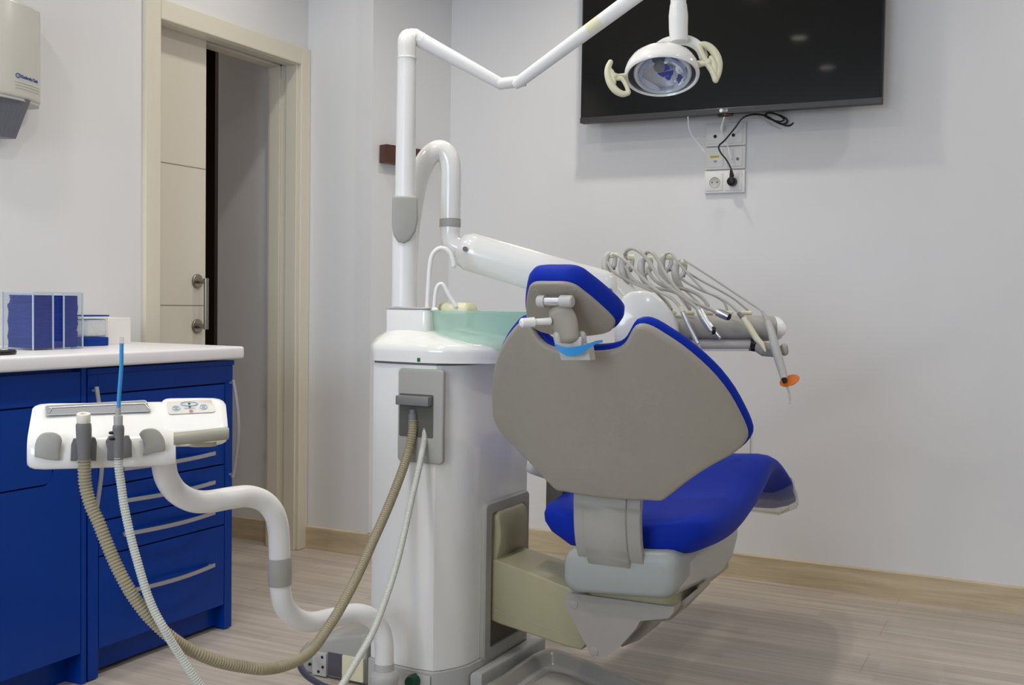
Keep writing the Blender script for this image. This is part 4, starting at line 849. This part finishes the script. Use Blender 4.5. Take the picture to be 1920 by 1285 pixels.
b = B(); a_, c_ = HS(*Z1(632, 498), .018), HS(*Z1(1018, 498), .018); ax2 = (c_-a_)
tube(b, [a_.lerp(c_, .2), a_.lerp(c_, .8)], .0105, 22); obj('hinge_pin', b, M['satin'], chair, label='satin steel hinge cylinder')
b = B(); tube(b, [a_, a_.lerp(c_, .03), a_.lerp(c_, .22)], [.0105, .0128, .0132], 22); obj('hinge_cap', b, M['greyl'], chair)
b = B(); tube(b, [a_.lerp(c_, .66), a_.lerp(c_, .97), c_], [.0132, .0128, .0105], 22); obj('hinge_cap', b, M['greyl'], chair)
# neck link between hinge and socket: tapered rounded bar
k0 = HS(*Z1(872, 600), .026); k1 = P(*Z1(985, 905), 2.262)
b = B(); ml = 12; pts = [k0.lerp(k1, i/ml) for i in range(ml+1)]; wd = [.0270+.006*math.sin(PI*min(1, i/ml*1.1))-.005*(i/ml) for i in range(ml+1)]
ad = (k1-k0).normalized(); tube(b, [pts[0]-ad*.012, pts[0]-ad*.008]+pts+[pts[-1]+ad*.006, pts[-1]+ad*.009], [.014, .022]+wd+[.019, .012], 20, ry=[.006, .009]+[.012]*len(pts)+[.009, .006], updir=(0, 1, 0)); obj('neck_link', b, M['shell'], chair, smooth=60)
b = B(); lv0 = P(*Z1(440, 735), 2.235); lv1 = P(*Z1(770, 715), 2.262); tube(b, [lv0, lv0.lerp(lv1, .05), lv0.lerp(lv1, .45), lv0.lerp(lv1, .5), lv1], [.006, .0098, .0105, .0068, .0078], 18); obj('release_lever', b, M['whitem'], chair, label='white release lever')
b = B(); so = P(*Z1(1000, 900), 2.275)
for x in (850, 1110): rtube(b, [P(*Z1(x, 870), 2.27), P(*Z1(x+15, 960), 2.272)], [.010, .009], 14)
slab(b, rrect(-.026, -.012, .026, .014, .004), rprof(0, .022, .003), frame(P(*Z1(985, 955), 2.262), (1, 0, 0), zz, (0, 1, 0))); obj('neck_socket', b, M['greyl'], chair)
b = B(); pq = [P(*Z1(x, y), 2.258) for x, y in ((840, 960), (1180, 960), (1205, 1142), (890, 1142))]
qb = [p+Vector((0, .03, 0)) for p in pq]; loft(b, [qb, pq]); obj('socket_plate', b, M['greyl'], chair, label='pale plate under the headrest stem')
# light blue strip on the stem
b = B(); w = [(1040, 646), (1050, 655), (1063, 660), (1078, 659), (1093, 655), (1106, 648), (1118, 642), (1130, 640)]; hgt = [2, 6, 8, 8.5, 7.5, 4.5, 3, 2.5]
ring = []
for (x, y), h in zip(w, hgt):
    D_ = 2.25-.006*math.sin(PI*(x-1040)/90); ring.append([P(x, y-h, D_), P(x, y-h, D_+.0015), P(x, y+h, D_+.0015), P(x, y+h, D_)])
loft(b, ring); o = obj('plastic_strip', b, M['cyanblue']); tag(o, 'light blue curved plastic strip hooked on the headrest stem', 'strip')
# seat and leg rest
ss = [ # y, half width, top z, bottom z, bottom half width
 (2.435, .12, .495, .445, .09), (2.445, .165, .508, .432, .115), (2.465, .20, .516, .422, .13), (2.51, .222, .522, .412, .135), (2.60, .233, .527, .404, .14), (2.72, .237, .535, .402, .145), (2.84, .238, .552, .415, .15), (2.94, .237, .577, .440, .155), (3.02, .234, .596, .468, .16), (3.09, .230, .602, .50, .165), (3.16, .228, .588, .512, .17), (3.26, .226, .552, .492, .17), (3.38, .222, .500, .442, .165), (3.47, .216, .452, .398, .155), (3.53, .205, .415, .368, .14), (3.56, .17, .388, .358, .12)]
XSs = -.940
ssi = cr(ss, 3); rings = []
for y, wd_, zt, zb, wb2 in ssi:
    h = zt-zb; q = [(-wb2, zb), (0, zb-.004), (wb2, zb), (wd_*.90, zb+h*.30), (wd_*.99, zb+h*.55), (wd_, zb+h*.72), (wd_*.97, zb+h*.88), (wd_*.90, zb+h*.97), (wd_*.78, zt), (wd_*.5, zt-h*.05), (0, zt-h*.09)]
    q = q+[(-u, v) for u, v in q[9:2:-1]]
    # split: keep closed ring order
    rings.append([Vector((XSs+u, y, v)) for u, v in q])
b = B(); loft(b, rings); obj('seat_pad', b, M['vinyl'], chair, smooth=70)
# transparent cover at the foot end
fs = [s for s in ssi if s[0] > 3.36]; rings = []
for i, (y, wd_, zt, zb, wb2) in enumerate(fs):
    g = .004+.003*math.sin(i*2.1); zt_ = zt+.003; zb_ = zb-.010-.008*abs(math.sin(i*1.7)); w_ = wd_+g
    rings.append([Vector((XSs+u, y, v)) for u, v in ((-w_*.8, zb_), (0, zb_+.004), (w_*.8, zb_), (w_, zb_+.02), (w_*1.0, (zt_+zb_)/2), (w_*.98, zt_-.01), (w_*.86, zt_+.001), (0, zt_-.006), (-w_*.86, zt_+.001), (-w_*.98, zt_-.01), (-w_, (zt_+zb_)/2), (-w_, zb_+.02))])
y, wd_, zt, zb, wb2 = fs[-1]; rings.append([p+Vector((0, .022, -.012)) for p in rings[-1]])
b = B(); loft(b, rings); obj('foot_cover', b, M['clear'], chair, smooth=60, label='clear plastic cover on the foot end')
# strap bracket joining back to base
b = B(); c1_ = []; 
def strap(x0, x1, y_off, th_, name, m, zb_=.405):
    pr = [(2.366, .62), (2.362, .57), (2.362, .52), (2.370, .47), (2.385, .43), (2.402, zb_)]; pr = cr(pr, 4); rings = []
    for y, z in pr: rings.append([Vector((x0, y-y_off, z)), Vector((x1, y-y_off, z)), Vector((x1, y-y_off+th_, z)), Vector((x0, y-y_off+th_, z))])
    b = B(); loft(b, rings); bmesh.ops.bevel(b, geom=[e for e in b.edges if abs(e.verts[0].co.x-e.verts[1].co.x) < 1e-6 and len(e.link_faces) == 2 and abs(e.verts[0].co.z-e.verts[1].co.z) > .001], offset=.0015, segments=1, affect='EDGES'); return obj(name, b, m, chair, smooth=50)
strap(-1.019, -.851, 0, .02, 'back_bracket', M['brk']); strap(-.992, -.884, .006, .012, 'bracket_cover', M['brk'], .398)
# housing under the seat
b = B(); hx0, hx1 = -1.062, -.772
hs_ = [(2.395, .02, .012), (2.400, .008, .004), (2.412, .0, .0), (2.50, 0, 0), (2.62, 0, 0), (2.66, .006, .006)]
rings = []
for y, ix, iz in hs_:
    x0, x1, z0, z1 = hx0+ix, hx1-ix, .325+iz, .435-iz
    ol = rrect(x0, z0, x1, z1, .035, 4); rings.append([Vector((u, y, v+.02*((u-hx0)/(hx1-hx0)-.3))) for u, v in ol])
loft(b, rings); obj('rear_housing', b, M['house'], chair, smooth=50)
b = B(); box(b, (-1.02, 2.398, .398), (-.846, 2.4105, .409), .001); obj('bracket_slot', b, M['dark'], chair)
# side skirt running forward under the seat
b = B(); rings = []
for y, x0, x1, z0, z1 in ((2.44, -1.04, -.775, .34, .425), (2.60, -1.06, -.768, .325, .425), (2.80, -1.07, -.772, .31, .428), (2.95, -1.07, -.785, .315, .445), (3.05, -1.06, -.80, .345, .475), (3.10, -1.04, -.83, .40, .49)):
    ol = rrect(x0, z0, x1, z1, .02, 3); rings.append([Vector((u, y, v)) for u, v in ol])
loft(b, rings); obj('seat_skirt', b, M['greyl'], chair, smooth=50)
b = B(); slab(b, rrect(-1.02, 2.44, -.79, 2.95, .03), [(-.02, .285), (0, .30), (0, .34)], XY()); obj('base_strip', b, M['beige'], chair, smooth=50)
# triangular link plate
def BP(px, py, y=2.43): return PL(px, py, 1, y)
lp = [(1056, 1128), (1058, 1117), (1070, 1113), (1110, 1118), (1264, 1139), (1263, 1148), (1254, 1160), (1200, 1165), (1192, 1180), (1160, 1215), (1137, 1231), (1122, 1233), (1106, 1224)]
b = B(); f_ = [BP(x, y) for x, y in lp][::-1]; bk_ = [p+Vector((0, .045, 0)) for p in f_]; loft(b, [bk_, f_]); lk = obj('link_plate', b, M['linkg'], chair, smooth=0)
b = B()
for px, py, r in ((1076, 1134, .011), (1113, 1223-1, .0125)): lathe(b, BP(px, py), [(r, 0), (r, .0015), (r*.85, .002)], (0, -1, 0), 24)
obj('pivot_cap', b, M['linkg'], lk)
b = B(); f_ = [BP(x, y, 2.50) for x, y in [(1160, 1160), (1262, 1142), (1300, 1110), (1300, 1120), (1258, 1163), (1225, 1170), (1200, 1200), (1165, 1214)]][::-1]; loft(b, [[p+Vector((0, .14, 0)) for p in f_], f_]); obj('far_link', b, M['linkg'], chair, smooth=0)
# swing arm from column
b = B(); rings = []
for x, z0, z1, y0, y1 in ((-1.365, .172, .345, 2.545, 2.715), (-1.335, .172, .342, 2.54, 2.715), (-1.30, .168, .337, 2.53, 2.71), (-1.20, .160, .322, 2.515, 2.70), (-1.10, .150, .305, 2.50, 2.69), (-1.05, .148, .302, 2.495, 2.68), (-1.02, .19, .30, 2.50, 2.68)):
    ol = rrect(y0, z0, y1, z1, .006, 3); rings.append([Vector((x, u, v)) for u, v in ol])
loft(b, rings); obj('swing_arm', b, M['beige'], chair, smooth=50)
b = B(); fl = [(2.545, .335), (2.545, .455), (2.56, .465), (2.705, .465), (2.715, .455), (2.715, .335)]
slab(b, fl, [(0, -.03), (0, .016), (-.004, .02)], lambda u, v, w: Vector((UX+w+(.012*math.sin(PI*max(0, min(1, (.47-v)/.13)))), u, v)), cuts=[(1, .02)]); obj('arm_riser', b, M['beige'], chair, smooth=50)
a_, c_ = PL(917, 1132, 1, 2.526), PL(1095, 1200, 1, 2.497); b = B(); tube(b, [(-1.328, 2.538, .205), (-1.30, 2.5295, .201), (-1.20, 2.5145, .193), (-1.10, 2.4995, .183), (-1.03, 2.4925, .175)], .0008, 6); obj('arm_seam', b, M['grey'], chair)
# armrest knob peeping out at the left of the back and a dark upright behind the seat
b = B(); rtube(b, [P(997, 878, 2.78), P(1020, 885, 2.80), P(1060, 880, 2.84)], [.015, .017, .015], 18); obj('armrest_end', b, M['greyl'], chair)
a_, c_ = P(1023, 942, 2.95), P(1045, 880, 2.95); b = B(); box(b, (a_.x, a_.y, a_.z-.02), (a_.x+.05, a_.y+.05, c_.z+.02), .003); o = obj('armrest_post', b, mat('dark_warm_grey', (84, 80, 74), .5, noise=.02), chair)
# floor plate under the chair
plate = thing('floor_plate', 'glossy grey moulded floor plate under the chair arm', 'floor plate', (-1.05, 2.35, 0))
po = [(-1.268, 2.35), (-1.272, 2.49), (-1.276, 2.60), (-1.275, 2.68), (-1.266, 2.735), (-1.248, 2.758), (-1.21, 2.752), (-1.15, 2.725), (-1.064, 2.684), (-.98, 2.648), (-.895, 2.605), (-.80, 2.54), (-.73, 2.44), (-.70, 2.30), (-.74, 2.1), (-.9, 1.98), (-1.08, 1.97), (-1.22, 2.08), (-1.26, 2.22)]
po = [tuple(p) for p in cr(po+[po[0]], 3)[:-1]]
pc_ = (-1.03, 2.36); b = B()
loft(b, [[Vector((pc_[0]+(x-pc_[0])*q_, pc_[1]+(y-pc_[1])*q_, z_)) for x, y in po] for q_, z_ in ((1, 0), (1, .040), (.99, .048), (.965, .052), (.935, .051), (.905, .044), (.86, .026), (.83, .021), (.72, .020), (.70, .024), (.68, .026), (.3, .028))]); obj('moulded_rim', b, M['plate'], plate, smooth=50)
b = B(); slab(b, [(-1.337, 2.20), (-1.22, 2.20), (-1.22, 2.79), (-1.337, 2.83)], rprof(0, .022, .004), XY()); slab(b, [(-1.3325, 2.43), (-1.31, 2.45), (-1.29, 2.80), (-1.3325, 2.83)], rprof(.0, .062, .008), XY()); obj('base_flange', b, M['greyl'], plate, smooth=40)

# ================================================================== LIGHTS
LS = []
def downlight(x, y, P_=30, label='round recessed ceiling downlight', r=.045):
    t = thing('ceiling_downlight', label, 'ceiling light', (x, y, ZC)); t['group'] = 'recessed ceiling downlights'
    obj('trim_ring', lathe(B(), (x, y, ZC), [(r+.015, 0), (r+.015, -.004), (r, -.006), (r, -.002)], seg=28, cap=False), M['whitem'], t)
    obj('lamp_disc', lathe(B(), (x, y, ZC-.0015), [(r, 0), (r, .001)], seg=28), emis('downlight_glow', (1, .93, .84), 14), t)
    l = bpy.data.lights.new('downlight_lamp', 'AREA'); l.shape = 'DISK'; l.size = r*2; l.energy = P_*.86; l.color = (1, .945, .865); l.spread = math.radians(150)
    o = bpy.data.objects.new('downlight_lamp', l); COL.objects.link(o); o.parent = t; o.location = (0, 0, -.012)
for x, y, p in ((-1.4, 3.42, 14), (-1.4, 2.35, 14), (-1.4, 1.3, 14), (-1.4, .43, 14), (.25, 3.42, 9), (.25, 1.9, 10), (.25, .43, 12), (-2.25, 2.9, 9), (-2.25, 1.3, 14)): downlight(x, y, p)
# daylight through the window behind the camera
l = bpy.data.lights.new('window_daylight', 'AREA'); l.shape = 'RECTANGLE'; l.size = WX1-WX0; l.size_y = WZ1-WZ0; l.energy = 185; l.color = (.72, .84, 1)
o = bpy.data.objects.new('window_daylight', l); COL.objects.link(o); o.location = ((WX0+WX1)/2, YF-.2, (WZ0+WZ1)/2); o.rotation_euler = (math.radians(90), 0, 0); o.scale = (1, 1, 1)
o.rotation_euler = (math.radians(90), 0, 0)
l = bpy.data.lights.new('corridor_fill_light', 'AREA'); l.shape = 'DISK'; l.size = .1; l.energy = 9; l.color = (1, .88, .8)  # unseen fill lamp, added to brighten the dark corridor beyond the door
o = bpy.data.objects.new('corridor_fill_light', l); COL.objects.link(o); o.location = (-4.1, 3.0, ZC-.02)
w = bpy.data.worlds.new('world'); scene.world = w; w.use_nodes = True; w.node_tree.nodes['Background'].inputs[0].default_value = (.6, .75, 1, 1); w.node_tree.nodes['Background'].inputs[1].default_value = 1.2
vs = scene.view_settings; vs.view_transform = 'Standard'; vs.look = 'None'; vs.exposure = -1.12; vs.gamma = 1; vs.use_curve_mapping = False
